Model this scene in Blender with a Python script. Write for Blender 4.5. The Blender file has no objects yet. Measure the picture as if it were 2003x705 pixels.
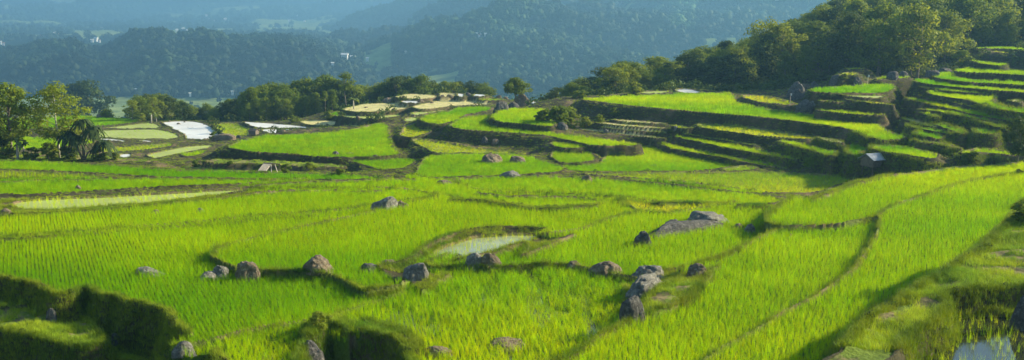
import bpy, math, random
import numpy as np
from mathutils import Vector, Matrix, Euler

R = math.radians
rng = np.random.default_rng(7)
random.seed(7)
scene = bpy.context.scene
COL = scene.collection

# ------------------------------------------------------------------ camera model
F = 2148.0; CX = 1001.5; CY = 352.5; HY = 20.0
TH = math.atan((CY - HY) / F)
CT, ST = math.cos(TH), math.sin(TH)
SC = 1.3                      # metres per unit of the survey below

def slope(y):                 # drop per metre forward along image row y
    y = np.asarray(y, float)
    return ((y - CY) * CT + F * ST) / (F * CT - (y - CY) * ST)
def side(x, y):
    return (np.asarray(x, float) - CX) / (F * CT - (np.asarray(y, float) - CY) * ST)
def at_z(x, y, z):            # point of the level plane z under (x, y); real metres
    d = -z / slope(y)
    return d * side(x, y), d

cam = bpy.data.cameras.new('camera'); camo = bpy.data.objects.new('camera', cam); COL.objects.link(camo)
camo.location = (0, 0, 0); camo.rotation_euler = (R(90) - TH, 0, 0)
cam.sensor_width = 36; cam.lens = F / 2003 * 36; cam.clip_start = .5; cam.clip_end = 60000
scene.camera = camo

# ------------------------------------------------------------------ noise
def _h(ix, iy, s):
    n = (ix.astype(np.int64) * 374761393 + iy.astype(np.int64) * 668265263 + s * 974634777) & 0x7fffffff
    n = ((n ^ (n >> 13)) * 1274126177) & 0x7fffffff
    n = n ^ (n >> 16)
    return (n & 0xffff) / 65535.0
def vnoise(x, y, s=0):
    x = np.asarray(x, float); y = np.asarray(y, float)
    ix = np.floor(x); iy = np.floor(y); fx = x - ix; fy = y - iy
    fx = fx * fx * (3 - 2 * fx); fy = fy * fy * (3 - 2 * fy)
    a = _h(ix, iy, s); b = _h(ix + 1, iy, s); c = _h(ix, iy + 1, s); d = _h(ix + 1, iy + 1, s)
    return (a + (b - a) * fx + (c - a) * fy + (a - b - c + d) * fx * fy) * 2 - 1
def fbm(x, y, s=0, o=4):
    t = 0; a = .5
    for i in range(o):
        t = t + a * vnoise(x, y, s + i * 17); x = np.asarray(x) * 2.03 + 5.1; y = np.asarray(y) * 2.03 + 1.7; a *= .5
    return t

# ------------------------------------------------------------------ the fields
# kinds: L lush rice, Y young yellow rice, P pale seedlings in water, W open water, D dry stubble, G grass,
#        R sparse rice over dark water, S shallow pond with seedlings, N near sparse rice rows with glints
FIELDS = []
def fld(kind, z, *pts, sm=2):
    FIELDS.append((kind, z * SC, list(pts), sm))
def strip(kind, z, th, *pts):
    th = th / 2
    up = [(x, y - th * (0.3 if i in (0, len(pts) - 1) else 1)) for i, (x, y) in enumerate(pts)]
    dn = [(x, y + th * (0.3 if i in (0, len(pts) - 1) else 1)) for i, (x, y) in enumerate(pts)]
    FIELDS.append((kind, z * SC, up + dn[::-1], 1))

fld('L', -9.9, (-320,482),(0,470),(151,458),(352,442),(500,427),(650,417),(716,407),(800,393),(780,401),(700,421),(600,441),(500,464),
    (396,490),(450,522),(500,528),(590,532),(646,536),(668,547),(700,576),(740,583),(690,600),(600,619),(530,634),(440,652),(418,662),(396,655),
    (352,628),(342,606),(322,600),(300,590),(262,588),(240,574),(212,575),(185,563),(160,561),(140,566),(128,577),(106,572),(97,556),(70,551),(40,548),(22,541),(0,540),(-320,520), sm=1)
fld('L', -9.68, (403,491),(500,466),(600,443),(700,423),(780,403),(822,392),(900,389),(1000,401),(1060,411),(1180,400),(1245,405),(1178,427),(1143,443),
    (1082,445),(1000,440),(928,445),(862,460),(824,484),(800,505),(720,522),(712,566),(700,560),(671,540),(646,531),(590,526),(500,523),(452,517), sm=1)
fld('S', -9.85, (842,505),(852,490),(880,472),(940,461),(1000,457),(1068,457),(1066,463),(1030,474),(985,487),(920,500),(870,511))
fld('L', -9.6, (1005,508),(1085,479),(1146,450),(1180,432),(1245,413),(1310,422),(1380,406),(1500,402),(1492,428),(1478,443),(1450,473),(1395,514),(1300,523),
    (1230,533),(1140,517),(1060,511),(990,519),(885,511),(925,503),(990,488),(1036,474), sm=1)
fld('N', -9.7, (700,603),(832,570),(872,547),(900,532),(985,529),(1060,520),(1140,524),(1220,546),(1215,600),(1250,625),(1180,655),(1100,695),(1060,730),(825,730),
    (805,690),(800,660),(812,652),(776,636),(740,628),(705,618), sm=1)
fld('N', -9.8, (425,666),(455,655),(530,638),(602,624),(612,638),(596,662),(575,690),(560,730),(480,730),(450,692))
fld('G', -10.7, (600,712),(618,690),(650,684),(690,692),(740,704),(772,690),(790,708),(800,790),(560,790))
fld('G', -9.66, (596,640),(604,626),(640,616),(668,622),(700,624),(735,634),(772,640),(800,654),(818,676),(806,690),(796,668),(760,653),(722,648),(690,636),(655,634),(630,630),(612,640),(600,662))
fld('Y', -10.55, (-320,566),(0,566),(40,574),(60,584),(40,600),(-320,604))
fld('G', -10.75, (-320,612),(0,608),(80,598),(105,590),(140,610),(185,640),(215,668),(180,680),(120,672),(60,654),(0,644),(-320,638))
fld('G', -10.35, (100,562),(132,566),(128,588),(108,592),(96,580))
fld('G', -11.5, (180,690),(235,676),(300,690),(330,716),(240,712))
fld('G', -12.0, (-320,690),(0,682),(100,700),(180,690),(300,700),(370,715),(380,790),(-320,790))
fld('L', -9.25, (1665,439),(1713,432),(1697,486),(1665,527),(1592,571),(1492,626),(1392,689),(1350,730),(1090,730),(1152,702),(1252,642),(1352,592),(1387,550),(1402,522),
    (1500,472),(1588,446), sm=1)
fld('L', -9.05, (1905,351),(2003,337),(2320,318),(2320,380),(2003,385),(1963,430),(1898,490),(1800,555),(1700,600),(1640,650),(1580,730),(1375,730),(1404,695),(1502,635),
    (1600,580),(1677,534),(1706,491),(1724,440),(1758,400), sm=1)
fld('L', -9.1, (1496,430),(1540,402),(1612,386),(1652,366),(1720,349),(1850,329),(2003,317),(2320,300),(2320,312),(2003,332),(1900,348),(1850,364),(1750,395),(1665,433),(1590,438), sm=1)
fld('G', -9.2, (1286,566),(1320,552),(1368,548),(1376,556),(1345,586),(1300,606),(1262,622),(1256,606),(1272,580))
fld('G', -7.1, (1990,428),(1965,450),(1925,492),(1830,547),(1762,592),(1660,672),(1590,730),(1705,730),(1760,676),(1830,622),(1850,602),(1835,580),(1870,572),(1990,560),(2320,560),(2320,400),(2050,400))
fld('R', -7.62, (1715,730),(1765,680),(1835,628),(1900,612),(2000,615),(2100,640),(2320,640),(2320,790),(1700,790))
fld('L', -10.2, (-320,428),(0,421),(100,416),(200,409),(350,396),(500,378),(560,372),(800,372),(850,385),(812,390),(716,403),(650,413),(500,423),(352,438),(151,454),(0,466),(-320,478), sm=1)
fld('P', -10.6, (20,396),(60,389),(200,384),(350,376),(480,368),(490,371),(350,391),(200,404),(100,412),(20,409))
fld('L', -10.9, (-320,372),(0,378),(48,381),(200,371),(350,362),(500,357),(560,351),(400,350),(300,348),(150,351),(0,356),(-320,356), sm=1)
fld('Y', -11.3, (-320,350),(0,352),(150,347),(240,345),(130,337),(0,333),(-320,331), sm=1)
fld('L', -11.5, (-320,311),(0,314),(120,318),(220,324),(350,334),(500,338),(560,339),(700,342),(770,350),(700,352),(560,349),(350,347),(240,341),(130,334),(0,330),(-320,328), sm=1)
fld('L', -10.55, (500,366),(560,357),(700,353),(790,350),(860,353),(950,383),(1100,385),(1240,392),(1180,398),(1060,408),(1000,398),(900,387),(850,383),(800,370),(560,370), sm=1)
fld('Y', -9.75, (1245,403),(1300,397),(1372,395),(1368,402),(1312,416),(1262,411))
fld('L', -11.0, (865,351),(1000,345),(1150,346),(1300,361),(1490,379),(1540,391),(1490,400),(1380,394),(1250,395),(1100,382),(955,380), sm=1)
fld('Y', -11.4, (1120,338),(1300,336),(1500,335),(1700,343),(1640,361),(1600,378),(1500,377),(1350,355),(1200,344), sm=1)
fld('L', -11.6, (827,311),(852,303),(920,301),(1034,304),(1050,311),(1095,322),(1115,335),(1000,342),(860,347),(805,346),(822,330))
# left valley
fld('G', -12.4, (-320,300),(0,301),(150,303),(240,310),(330,318),(200,314),(-320,309), sm=1)
fld('G', -12.9, (400,311),(560,316),(690,325),(640,328),(520,322),(400,319))
fld('G', -13.4, (345,325),(430,316),(560,324),(640,334),(690,342),(500,342))
fld('L', -12.7, (640,312),(800,309),(812,316),(795,336),(745,333),(721,323),(684,315))
fld('L', -12.4, (440,286),(500,268),(530,263),(610,263),(700,251),(740,241),(758,243),(761,262),(764,285),(788,304),(700,307),(640,308),(560,300),(500,297),(460,292))
fld('L', -14.9, (349,301),(400,293),(402,299),(372,307))
fld('P', -15.3, (278,302),(363,286),(420,282),(420,287),(349,300),(298,311))
fld('W', -15.2, (230,301),(259,299),(255,306),(238,309))
fld('Y', -15.8, (182,281),(230,288),(300,281),(345,279),(330,288),(230,297),(182,297))
fld('L', -15.4, (-320,268),(40,268),(180,273),(190,280),(60,292),(-100,299),(-320,299))
fld('P', -16.6, (187,255),(302,252),(330,256),(352,264),(346,271),(300,272),(190,268))
fld('P', -16.7, (187,251),(240,246),(290,239),(308,243),(316,249),(300,250))
strip('W', -16.2, 4, (190,271),(215,272),(245,275))
strip('W', -16.2, 4, (270,275),(284,275),(300,276))
fld('W', -16.6, (313,239),(350,236),(385,237),(405,243),(430,255),(432,262),(408,272),(360,272),(362,263),(332,248))
fld('Y', -16.3, (412,242),(457,240),(491,252),(485,267),(448,267),(434,258))
fld('L', -17.0, (-320,232),(60,232),(150,226),(250,232),(290,236),(230,243),(185,246),(120,250),(0,256),(-320,258))
fld('W', -16.0, (474,237),(550,242),(608,248),(598,250),(520,250),(495,248))
fld('W', -15.95, (508,252),(600,252),(640,253),(664,248),(655,256),(600,260),(520,261))
# pale ridge
fld('D', -15.8, (582,237),(619,234),(659,237),(670,243),(636,246),(600,244))
fld('L', -15.2, (640,222),(660,218),(680,226),(665,229))
fld('D', -13.4, (664,214),(710,203),(772,201),(800,204),(800,212),(764,217),(698,220))
fld('P', -13.9, (660,226),(698,222),(784,221),(784,227),(744,231),(693,231))
fld('P', -14.8, (676,244),(700,238),(745,235),(738,240),(700,248))
fld('D', -13.0, (804,208),(844,199),(878,195),(965,198),(962,205),(909,205),(858,211),(821,215))
fld('P', -13.3, (800,221),(821,217),(858,213),(886,209),(875,215),(835,222),(805,226))
fld('D', -12.6, (770,190),(798,183),(855,186),(855,192),(807,194))
fld('W', -12.8, (784,196),(821,196),(821,201),(784,201))
fld('D', -12.4, (858,181),(892,182),(892,189),(861,190))
fld('W', -12.3, (893,182),(909,183),(910,189),(896,189))
fld('W', -12.3, (924,183),(948,184),(958,188),(926,189))
fld('Y', -12.6, (934,191),(985,192),(988,197),(936,196))
fld('W', -12.4, (1034,198),(1090,195),(1088,200),(1062,204),(1040,204))
fld('D', -12.0, (1037,206),(1082,206),(1080,210),(1037,210))
# centre
fld('P', -12.3, (787,238),(795,229),(820,229),(815,238))
fld('Y', -12.1, (782,264),(793,243),(843,241),(848,252),(828,265),(804,269))
fld('Y', -12.0, (806,272),(830,271),(892,281),(948,290),(1034,300),(1030,302),(920,299),(852,301),(835,291),(815,283))
fld('D', -13.2, (763,290),(785,288),(800,299),(780,300))
fld('L', -11.45, (815,233),(835,225),(883,216),(900,210),(960,209),(960,215),(908,225),(898,234),(868,243),(835,241))
fld('L', -11.0, (878,244),(909,229),(962,224),(952,235),(962,244),(1000,252),(1085,260),(1150,268),(1268,284),(1160,286),(1120,276),(1085,268),(1050,263),(985,258),(940,256),(892,252), sm=1)
fld('L', -10.45, (963,230),(975,214),(1000,212),(1068,213),(1076,230),(1087,243),(1079,247),(1050,245),(1000,240),(968,237))
fld('L', -11.6, (1079,302),(1094,294),(1142,292),(1167,306),(1160,314),(1122,318),(1085,316))
fld('L', -11.2, (1074,277),(1122,280),(1159,287),(1119,290),(1085,288))
fld('L', -11.8, (1166,290),(1272,285),(1300,290),(1385,311),(1460,319),(1400,331),(1340,335),(1120,335),(1092,322),(1165,322),(1185,309), sm=1)
fld('Y', -11.5, (1395,334),(1450,323),(1482,326),(1478,334))
# brown terraces
strip('D', -11.06, 4, (1130,252),(1175,256),(1235,263),(1300,271))
strip('D', -10.75, 3.5, (1172,248),(1205,251),(1265,256),(1300,259))
strip('D', -10.5, 4, (1165,240),(1196,242),(1240,246),(1304,252))
strip('D', -10.3, 4, (1195,234),(1235,237),(1300,241))
strip('L', -11.42, 5.5, (1276,276),(1293,279),(1321,289),(1386,300),(1471,316),(1540,330))
strip('L', -10.9, 8, (1315,266),(1345,270),(1390,279),(1470,293),(1555,312))
strip('Y', -10.72, 3, (1330,261),(1406,272),(1477,284))
fld('Y', -10.1, (1363,241),(1431,243),(1505,254),(1550,261),(1596,269),(1585,273),(1480,265),(1448,260),(1406,255),(1363,248))
fld('Y', -10.25, (1315,244),(1352,249),(1350,252),(1318,249))
fld('D', -9.7, (1600,267),(1650,276),(1645,281),(1606,272))
fld('L', -10.2, (1514,273),(1565,279),(1610,292),(1637,297),(1632,307),(1602,298),(1554,285))
fld('L', -9.95, (1661,281),(1693,285),(1695,289),(1680,297),(1688,308),(1673,307),(1656,293))
strip('Y', -10.6, 5, (1612,312),(1635,309),(1662,318))
fld('L', -9.25, (1128,194),(1180,190),(1250,187),(1377,182),(1430,182),(1445,200),(1480,210),(1530,219),(1590,223),(1650,235),(1715,242),(1727,252),(1738,258),
    (1772,268),(1760,273),(1712,274),(1678,260),(1661,252),(1593,242),(1550,236),(1477,228),(1392,221),(1250,208),(1180,200), sm=1)
fld('P', -9.5, (1250,179),(1290,176),(1312,178),(1310,181),(1250,183))
fld('W', -9.4, (1318,174),(1345,172),(1378,179),(1370,181),(1325,181))
fld('Y', -8.9, (1446,186),(1485,186),(1550,199),(1552,205),(1505,202),(1462,195))
# behind the big terrace
strip('L', -8.55, 4, (1599,215),(1640,218),(1690,223),(1728,225))
strip('L', -8.3, 3, (1640,207),(1670,207),(1700,210))
strip('Y', -8.0, 3, (1606,197),(1630,198),(1655,200))
strip('Y', -7.8, 4, (1650,193),(1690,199),(1745,205))
fld('P', -7.55, (1622,184),(1735,185),(1727,192),(1678,190))
fld('L', -7.4, (1574,177),(1639,170),(1695,165),(1747,165),(1749,173),(1735,182),(1608,182))
strip('Y', -7.4, 4, (1560,128),(1600,131),(1618,128)); 
strip('Y', -6.9, 6, (1640,146),(1660,143),(1680,146)); strip('Y', -6.7, 4, (1655,135),(1670,134),(1690,134))
strip('L', -7.2, 5, (1715,154),(1745,151),(1780,152))
# right flight of terraces
def rz(y): return -0.558 * math.sqrt(y - 20)
strip('L', rz(262), 3.5, (1778,247),(1830,256),(1880,267))
strip('L', rz(218), 3, (1798,213),(1850,219),(1900,229),(1950,239))
strip('Y', rz(198), 3, (1795,187),(1850,197),(1895,206),(1950,217))
strip('L', rz(175), 3, (1800,170),(1850,176),(1900,180),(1960,184))
fld('L', -9.35, (1705,285),(1745,284),(1785,289),(1839,305),(1830,311),(1788,305),(1707,294))
fld('L', rz(285), (1880,299),(1903,291),(1935,291),(2003,300),(2200,318),(2200,326),(1996,305),(1930,297),(1895,301))
strip('Y', rz(279), 4, (1784,273),(1800,276),(1840,280),(1880,291))
fld('L', rz(270), (1782,262),(1810,254),(1830,262),(1845,272),(1810,269))
strip('D', rz(257), 7, (1767,231),(1790,238),(1812,243),(1840,251))
strip('L', rz(250), 8, (1835,244),(1860,252),(1886,262))
strip('L', rz(228), 4, (1802,222),(1815,224),(1830,229))
strip('L', rz(232), 6, (1850,224),(1875,228),(1896,238))
strip('L', rz(225), 6, (1905,235),(1940,243),(1968,250))
fld('L', rz(240), (1905,252),(1935,256),(1958,260),(1940,263),(1915,260))
strip('L', rz(210), 5, (1771,192),(1805,198),(1840,206),(1882,215),(1925,225),(1965,232),(2010,240))
fld('L', rz(184), (1813,178),(1852,182),(1916,186),(1953,187),(1937,199),(1962,209),(1990,213),(2060,220),(2060,228),(1960,216),(1930,206),(1895,196),(1850,190),(1815,184))
strip('D', rz(182), 6, (1975,197),(1990,197),(2003,201)); strip('L', rz(172), 4, (1958,181),(1985,183),(2040,186))
fld('L', rz(163), (1784,160),(1795,154),(1832,160),(1899,168),(1950,173),(2003,177),(2150,190),(2150,196),(1997,180),(1945,177),(1895,173),(1830,166))
fld('L', rz(150), (1824,145),(1852,141),(1873,145),(1860,149),(1885,155),(1940,159),(2003,161),(2150,168),(2150,175),(1998,166),(1940,163),(1875,160),(1826,151))
fld('L', rz(139), (1869,137),(1890,133),(1915,129),(1955,134),(2003,140),(2150,148),(2150,158),(2003,147),(1940,143),(1869,141))
fld('L', rz(119), (1890,117),(1925,121),(1975,127),(1955,129),(1915,124))
strip('L', rz(94), 3.5, (1905,94),(1955,93),(2003,97),(2100,103)); strip('Y', rz(104), 3, (1938,101),(1970,102),(2003,102))

# ------------------------------------------------------------------ polygons to plan
def chaikin(p, n):
    for _ in range(n):
        q = np.roll(p, -1, 0)
        a = p * .75 + q * .25; b = p * .25 + q * .75
        p = np.stack([a, b], 1).reshape(-1, 2)
    return p
def to_plan(kind, z, pts, sm):
    p = np.array([at_z(x, y, z) for x, y in pts], float).reshape(-1, 2)
    # add points on long edges, then round and roughen
    out = []
    for i in range(len(p)):
        a, b = p[i], p[(i + 1) % len(p)]
        n = max(1, int(np.linalg.norm(b - a) / 4.0)); n = min(n, 10)
        for k in range(n): out.append(a + (b - a) * k / n)
    p = chaikin(np.array(out), sm)
    D = p[:, 1]
    am = np.clip(D * .003, .22, .35)
    p = p + np.stack([fbm(p[:, 0] * .45, p[:, 1] * .45, 3, 2), fbm(p[:, 0] * .45, p[:, 1] * .45, 9, 2)], 1) * am[:, None] * 1.3
    return p
POLY = [(k, z, to_plan(k, z, pts, sm)) for k, z, pts, sm in FIELDS]
KINDS = 'LYPWDGRSN'
SHALLOW = {'P': .2, 'W': .3, 'R': .3, 'S': .3, 'N': .32}

def sdist(P, X, Y):           # signed distance, positive inside
    d2 = np.full(X.shape, 1e18); ins = np.zeros(X.shape, bool)
    n = len(P)
    for i in range(n):
        ax, ay = P[i]; bx, by = P[(i + 1) % n]
        ex, ey = bx - ax, by - ay; L = ex * ex + ey * ey + 1e-12
        wx = X - ax; wy = Y - ay
        t = np.clip((wx * ex + wy * ey) / L, 0, 1)
        dx = wx - ex * t; dy = wy - ey * t
        d2 = np.minimum(d2, dx * dx + dy * dy)
        if ay != by:
            c = ((ay > Y) != (by > Y)) & (X < ex * (Y - ay) / (by - ay) + ax)
            ins ^= c
    d = np.sqrt(d2)
    return np.where(ins, d, -d)

UK = np.array([-500, 0, 250, 500, 760, 960, 1060, 1160, 1290, 1400, 1480, 1560, 1650, 1800, 2003, 2400], float)
ZE = np.array([-22, -22, -22, -21, -17.5, -16.2, -14, -12.8, -12.8, -12.8, -12.2, -11.4, -10.6, -9.2, -7.6, -6.5], float)
DC = np.array([215, 215, 215, 215, 222, 222, 205, 215, 225, 235, 250, 265, 275, 280, 285, 290], float)
YC = np.array([240, 240, 238, 236, 200, 198, 215, 190, 172, 150, 130, 105, 68, 20, -20, -30], float)
def base_z(X, Y):
    u = CX + F * X / np.maximum(Y, 1) * .99
    ze = np.interp(u, UK, ZE); dc = np.interp(u, UK, DC); zc = -np.interp(u, UK, slope(YC)) * dc
    de = np.interp(u, [1060, 1400, 1560, 1780, 2400], [165, 168, 178, 190, 196])
    near = np.interp(Y, [0, 28, 60, 110], [-1.8, -13.0, -13.6, -16.0])
    z = np.where(Y < 110, near, 0)
    t = np.clip((Y - 110) / (de - 110), 0, 1); z = np.where(Y >= 110, -16.0 + (ze + 16.0) * t, z)
    t = np.clip((Y - de) / (dc - de), 0, 1); z = np.where(Y >= de, ze + (zc - ze) * t, z)
    t = np.clip((Y - dc) / (760 - dc), 0, 1); t2 = t * (2 - t)
    t2 = t ** .8
    z = np.where(Y >= dc, zc + (-91 - zc) * t2, z)
    return z + fbm(X * .05, Y * .05, 31, 3) * np.clip((Y - 60) / 100, 0, 1) * 1.6

def terrain(X, Y):
    """height, kind index (-1 bank), distance inside the field, riser amount"""
    X = np.asarray(X, float); Y = np.asarray(Y, float)
    n = X.size
    zin = np.full(n, -1e9); kin = np.full(n, -1); din = np.zeros(n)
    apr = np.full(n, -1e9); sw = np.zeros(n); swz = np.zeros(n); dmin = np.full(n, 1e9)
    s1 = np.full(n, -99.); s2 = np.full(n, -99.); z1 = np.zeros(n); z2 = np.zeros(n); k1 = np.full(n, -1)
    kslope = 2.6 + 1.3 * fbm(X * .5, Y * .5, 5, 2)
    edge = fbm(X * 1.1, Y * 1.1, 12, 3)
    for (k, z, P) in POLY:
        Rr = 7.0
        x0, y0 = P.min(0) - Rr; x1, y1 = P.max(0) + Rr
        idx = np.nonzero((X > x0) & (X < x1) & (Y > y0) & (Y < y1))[0]
        if not len(idx): continue
        s = sdist(P, X[idx], Y[idx]) + np.clip((125 - Y[idx]) / 60, 0, 1) * (.15 if k in 'LN' else 0)
        ki = KINDS.index(k)
        if k in 'LNY' and P[:, 1].min() < 128:
            a = s > s1[idx]; j = idx[a]
            s2[j] = s1[j]; z2[j] = z1[j]; s1[j] = s[a]; z1[j] = z; k1[j] = ki
            b = (~a) & (s > s2[idx]); j = idx[b]; s2[j] = s[b]; z2[j] = z
        a = (s > 0) & (z > zin[idx])
        j = idx[a]; zin[j] = z; kin[j] = ki; din[j] = s[a]
        o = s <= 0; j = idx[o]; dd = -s[o]
        ap = z + .04 - kslope[j] * np.maximum(dd - .12 - .12 * edge[j], 0)
        apr[j] = np.maximum(apr[j], ap)
        w = 1 / (dd + .15) ** 3 * math.exp(-(z + 14) / .8)
        w = np.where(dd < Rr, w, 0)
        sw[j] += w; swz[j] += w * z; dmin[j] = np.minimum(dmin[j], dd)
    G_ = 1.5 + (Y - 50).clip(0, 60) * .03
    near = (s1 > -G_) & (s2 > -G_ * 1.25) & (s2 < .05) & (np.abs(z1 - z2) < np.where(Y > 70, .6, .75)) & (Y < 94) & ~((Y > 84) & (X > 20))
    new = near & ((kin < 0) | (zin <= z1 + 1e-6))
    zin = np.where(new, z1, zin); kin = np.where(new, k1, kin); din = np.where(new, np.minimum((s1 - s2) / 2, 9), din)
    apr = np.where(new, np.where(apr > np.maximum(z1, z2) + .3, apr, -1e9), apr)
    B = base_z(X, Y)
    w0 = 1 / 6.0 ** 3 * np.exp(-np.clip((B + 14) / .8, -12, 12))
    low = (swz + w0 * B) / (sw + w0)
    f = np.clip((dmin - 4.5) / 2.5, 0, 1); low = low * (1 - f) + B * f
    rough = fbm(X * .9, Y * .9, 77, 3) * .22
    hout = np.maximum(low - .1 + rough, apr + rough * .5)
    h = hout.copy(); ins = kin >= 0
    kk = kin
    depth = np.where(Y < 100, .26, .22)
    for c, v in SHALLOW.items(): depth[kk == KINDS.index(c)] = v + .12
    depth[kk == KINDS.index('G')] = 0.0; depth[kk == KINDS.index('D')] = .08
    rw = np.clip(Y * .005, .2, .6) * (1 + .35 * edge)
    rim = np.clip(1 - din / rw, 0, 1); rim = rim * rim * (3 - 2 * rim)
    low_ = np.clip(fbm(X * .9, Y * .35, 71, 3) * 3 - .1, 0, 1); depth = np.where(kk == KINDS.index('N'), .27 + .16 * low_, depth)
    hi = zin - depth * (1 - rim) + .03 * edge + np.where(kk == KINDS.index('G'), rough * 1.2, 0)
    use = ins & (hi >= apr - .02)
    h = np.where(use, hi, np.where(ins, np.maximum(apr, hi), hout))
    kind = np.where(use, kk, -1)
    ris = np.where(use, rim, 1.0)
    return h, kind, np.where(use, din, 0), ris

def ground(x, y):
    h, k, d, r = terrain(np.array([x], float), np.array([y], float)); return float(h[0])
def pick(px, py, d0=26, d1=420):   # first ground point on the ray through image point
    n = 900
    d = d0 * (d1 / d0) ** (np.arange(n) / (n - 1.0))
    X = d * side(px, py); zr = -d * slope(py)
    h, k, _, _ = terrain(X, d)
    b = np.nonzero(h >= zr)[0]
    i = b[0] if len(b) else n - 1
    return float(X[i]), float(d[i]), float(h[i])

# ------------------------------------------------------------------ materials
def mat(name):
    m = bpy.data.materials.new(name); m.use_nodes = True
    nt = m.node_tree; nt.nodes.clear()
    out = nt.nodes.new('ShaderNodeOutputMaterial')
    return m, nt, out
def N(nt, t, **kw):
    n = nt.nodes.new(t)
    for k, v in kw.items():
        if k in n.inputs: n.inputs[k].default_value = v
        else: setattr(n, k, v)
    return n
def L(nt, a, ai, b, bi): nt.links.new(a.outputs[ai], b.inputs[bi])
def mixc(nt, fac, a, b, mode='MIX'):
    m = nt.nodes.new('ShaderNodeMix'); m.data_type = 'RGBA'; m.blend_type = mode
    for sock, v in ((m.inputs[0], fac), (m.inputs[6], a), (m.inputs[7], b)):
        if hasattr(v, 'links'): nt.links.new(v, sock)
        elif isinstance(v, (int, float)): sock.default_value = v
        else: sock.default_value = (*v, 1) if len(v) == 3 else v
    return m.outputs[2]
def noise(nt, scale, detail=4, rough=.6, src='Object', vec=None):
    n = N(nt, 'ShaderNodeTexNoise'); n.inputs['Scale'].default_value = scale
    n.inputs['Detail'].default_value = detail; n.inputs['Roughness'].default_value = rough
    if vec is None:
        tc = N(nt, 'ShaderNodeTexCoord'); nt.links.new(tc.outputs[src], n.inputs['Vector'])
    return n.outputs['Fac']
def ramp(nt, fac, a, b):
    r = nt.nodes.new('ShaderNodeMapRange'); r.inputs[1].default_value = a; r.inputs[2].default_value = b
    nt.links.new(fac, r.inputs[0]); return r.outputs[0]
def bump(nt, fac, strength, dist):
    b = nt.nodes.new('ShaderNodeBump'); b.inputs['Strength'].default_value = strength; b.inputs['Distance'].default_value = dist
    nt.links.new(fac, b.inputs['Height']); return b.outputs['Normal']

def ground_mat():
    m, nt, out = mat('terraced_earth')
    a = N(nt, 'ShaderNodeAttribute', attribute_name='cover')
    n1 = noise(nt, .8, 6, .65); n2 = noise(nt, 9.0, 4, .7)
    c = mixc(nt, 1.0, a.outputs['Color'], mixc(nt, ramp(nt, n1, .35, .65), (.62, .68, .62), (1.25, 1.2, 1.1)), 'MULTIPLY')
    c = mixc(nt, 1.0, c, mixc(nt, ramp(nt, n2, .3, .7), (.72, .72, .72), (1.25, 1.25, 1.2)), 'MULTIPLY')
    p = N(nt, 'ShaderNodeBsdfPrincipled'); p.inputs['Roughness'].default_value = .95
    p.inputs['Specular IOR Level'].default_value = .15
    nt.links.new(c, p.inputs['Base Color']); nt.links.new(bump(nt, n2, .8, .12), p.inputs['Normal'])
    L(nt, p, 0, out, 0); return m
def leaf_mat(name, c1, c2, transl=.35, src='INSTANCER', scale=.0, rough=.6, tcol=1.3, spec=.08):
    """foliage; colour = mix of two greens, tinted per instance or object"""
    m, nt, out = mat(name)
    if src == 'INSTANCER':
        a = N(nt, 'ShaderNodeAttribute', attribute_name='tint'); a.attribute_type = 'INSTANCER'
        tint = a.outputs['Color']
        oi = N(nt, 'ShaderNodeNewGeometry'); rnd = oi.outputs['Random Per Island']
    else:
        oi = N(nt, 'ShaderNodeObjectInfo'); g = N(nt, 'ShaderNodeNewGeometry')
        tint = mixc(nt, oi.outputs['Random'], (.78, .85, .85), (1.2, 1.12, 1.0)); rnd = g.outputs['Random Per Island']
    c = mixc(nt, rnd, c1, c2)
    c = mixc(nt, 1.0, c, tint, 'MULTIPLY')
    d = N(nt, 'ShaderNodeBsdfPrincipled'); d.inputs['Roughness'].default_value = rough; d.inputs['Specular IOR Level'].default_value = spec
    nt.links.new(c, d.inputs['Base Color'])
    t = N(nt, 'ShaderNodeBsdfTranslucent'); tc = mixc(nt, 1.0, c, (tcol * 1.15, tcol, tcol * .5), 'MULTIPLY')
    nt.links.new(tc, t.inputs['Color'])
    mx = N(nt, 'ShaderNodeMixShader'); mx.inputs[0].default_value = transl
    L(nt, d, 0, mx, 1); L(nt, t, 0, mx, 2); L(nt, mx, 0, out, 0)
    return m
def rock_mat(name, dark, mid, light, lichen=(.22, .21, .12)):
    m, nt, out = mat(name)
    n1 = noise(nt, 2.2, 8, .75); n2 = noise(nt, 6, 6, .75); n3 = noise(nt, 17, 5, .8)
    c = mixc(nt, ramp(nt, n1, .35, .62), dark, mid)
    c = mixc(nt, ramp(nt, n2, .52, .66), c, light)
    c = mixc(nt, ramp(nt, n1, .55, .72), c, lichen)
    c = mixc(nt, ramp(nt, n3, .35, .5), mixc(nt, 1.0, c, (.55, .55, .55), 'MULTIPLY'), c)
    p = N(nt, 'ShaderNodeBsdfPrincipled'); p.inputs['Roughness'].default_value = .9; p.inputs['Specular IOR Level'].default_value = .2
    nt.links.new(c, p.inputs['Base Color']); nt.links.new(bump(nt, n3, .9, .10), p.inputs['Normal'])
    L(nt, p, 0, out, 0); return m
def plain_mat(name, c1, c2, scale=6, rough=.8, stretch=None, metal=0):
    m, nt, out = mat(name)
    n = noise(nt, scale, 5, .65)
    c = mixc(nt, ramp(nt, n, .35, .65), c1, c2)
    p = N(nt, 'ShaderNodeBsdfPrincipled'); p.inputs['Roughness'].default_value = rough; p.inputs['Metallic'].default_value = metal
    nt.links.new(c, p.inputs['Base Color']); nt.links.new(bump(nt, n, .5, .03), p.inputs['Normal'])
    L(nt, p, 0, out, 0); return m
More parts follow.
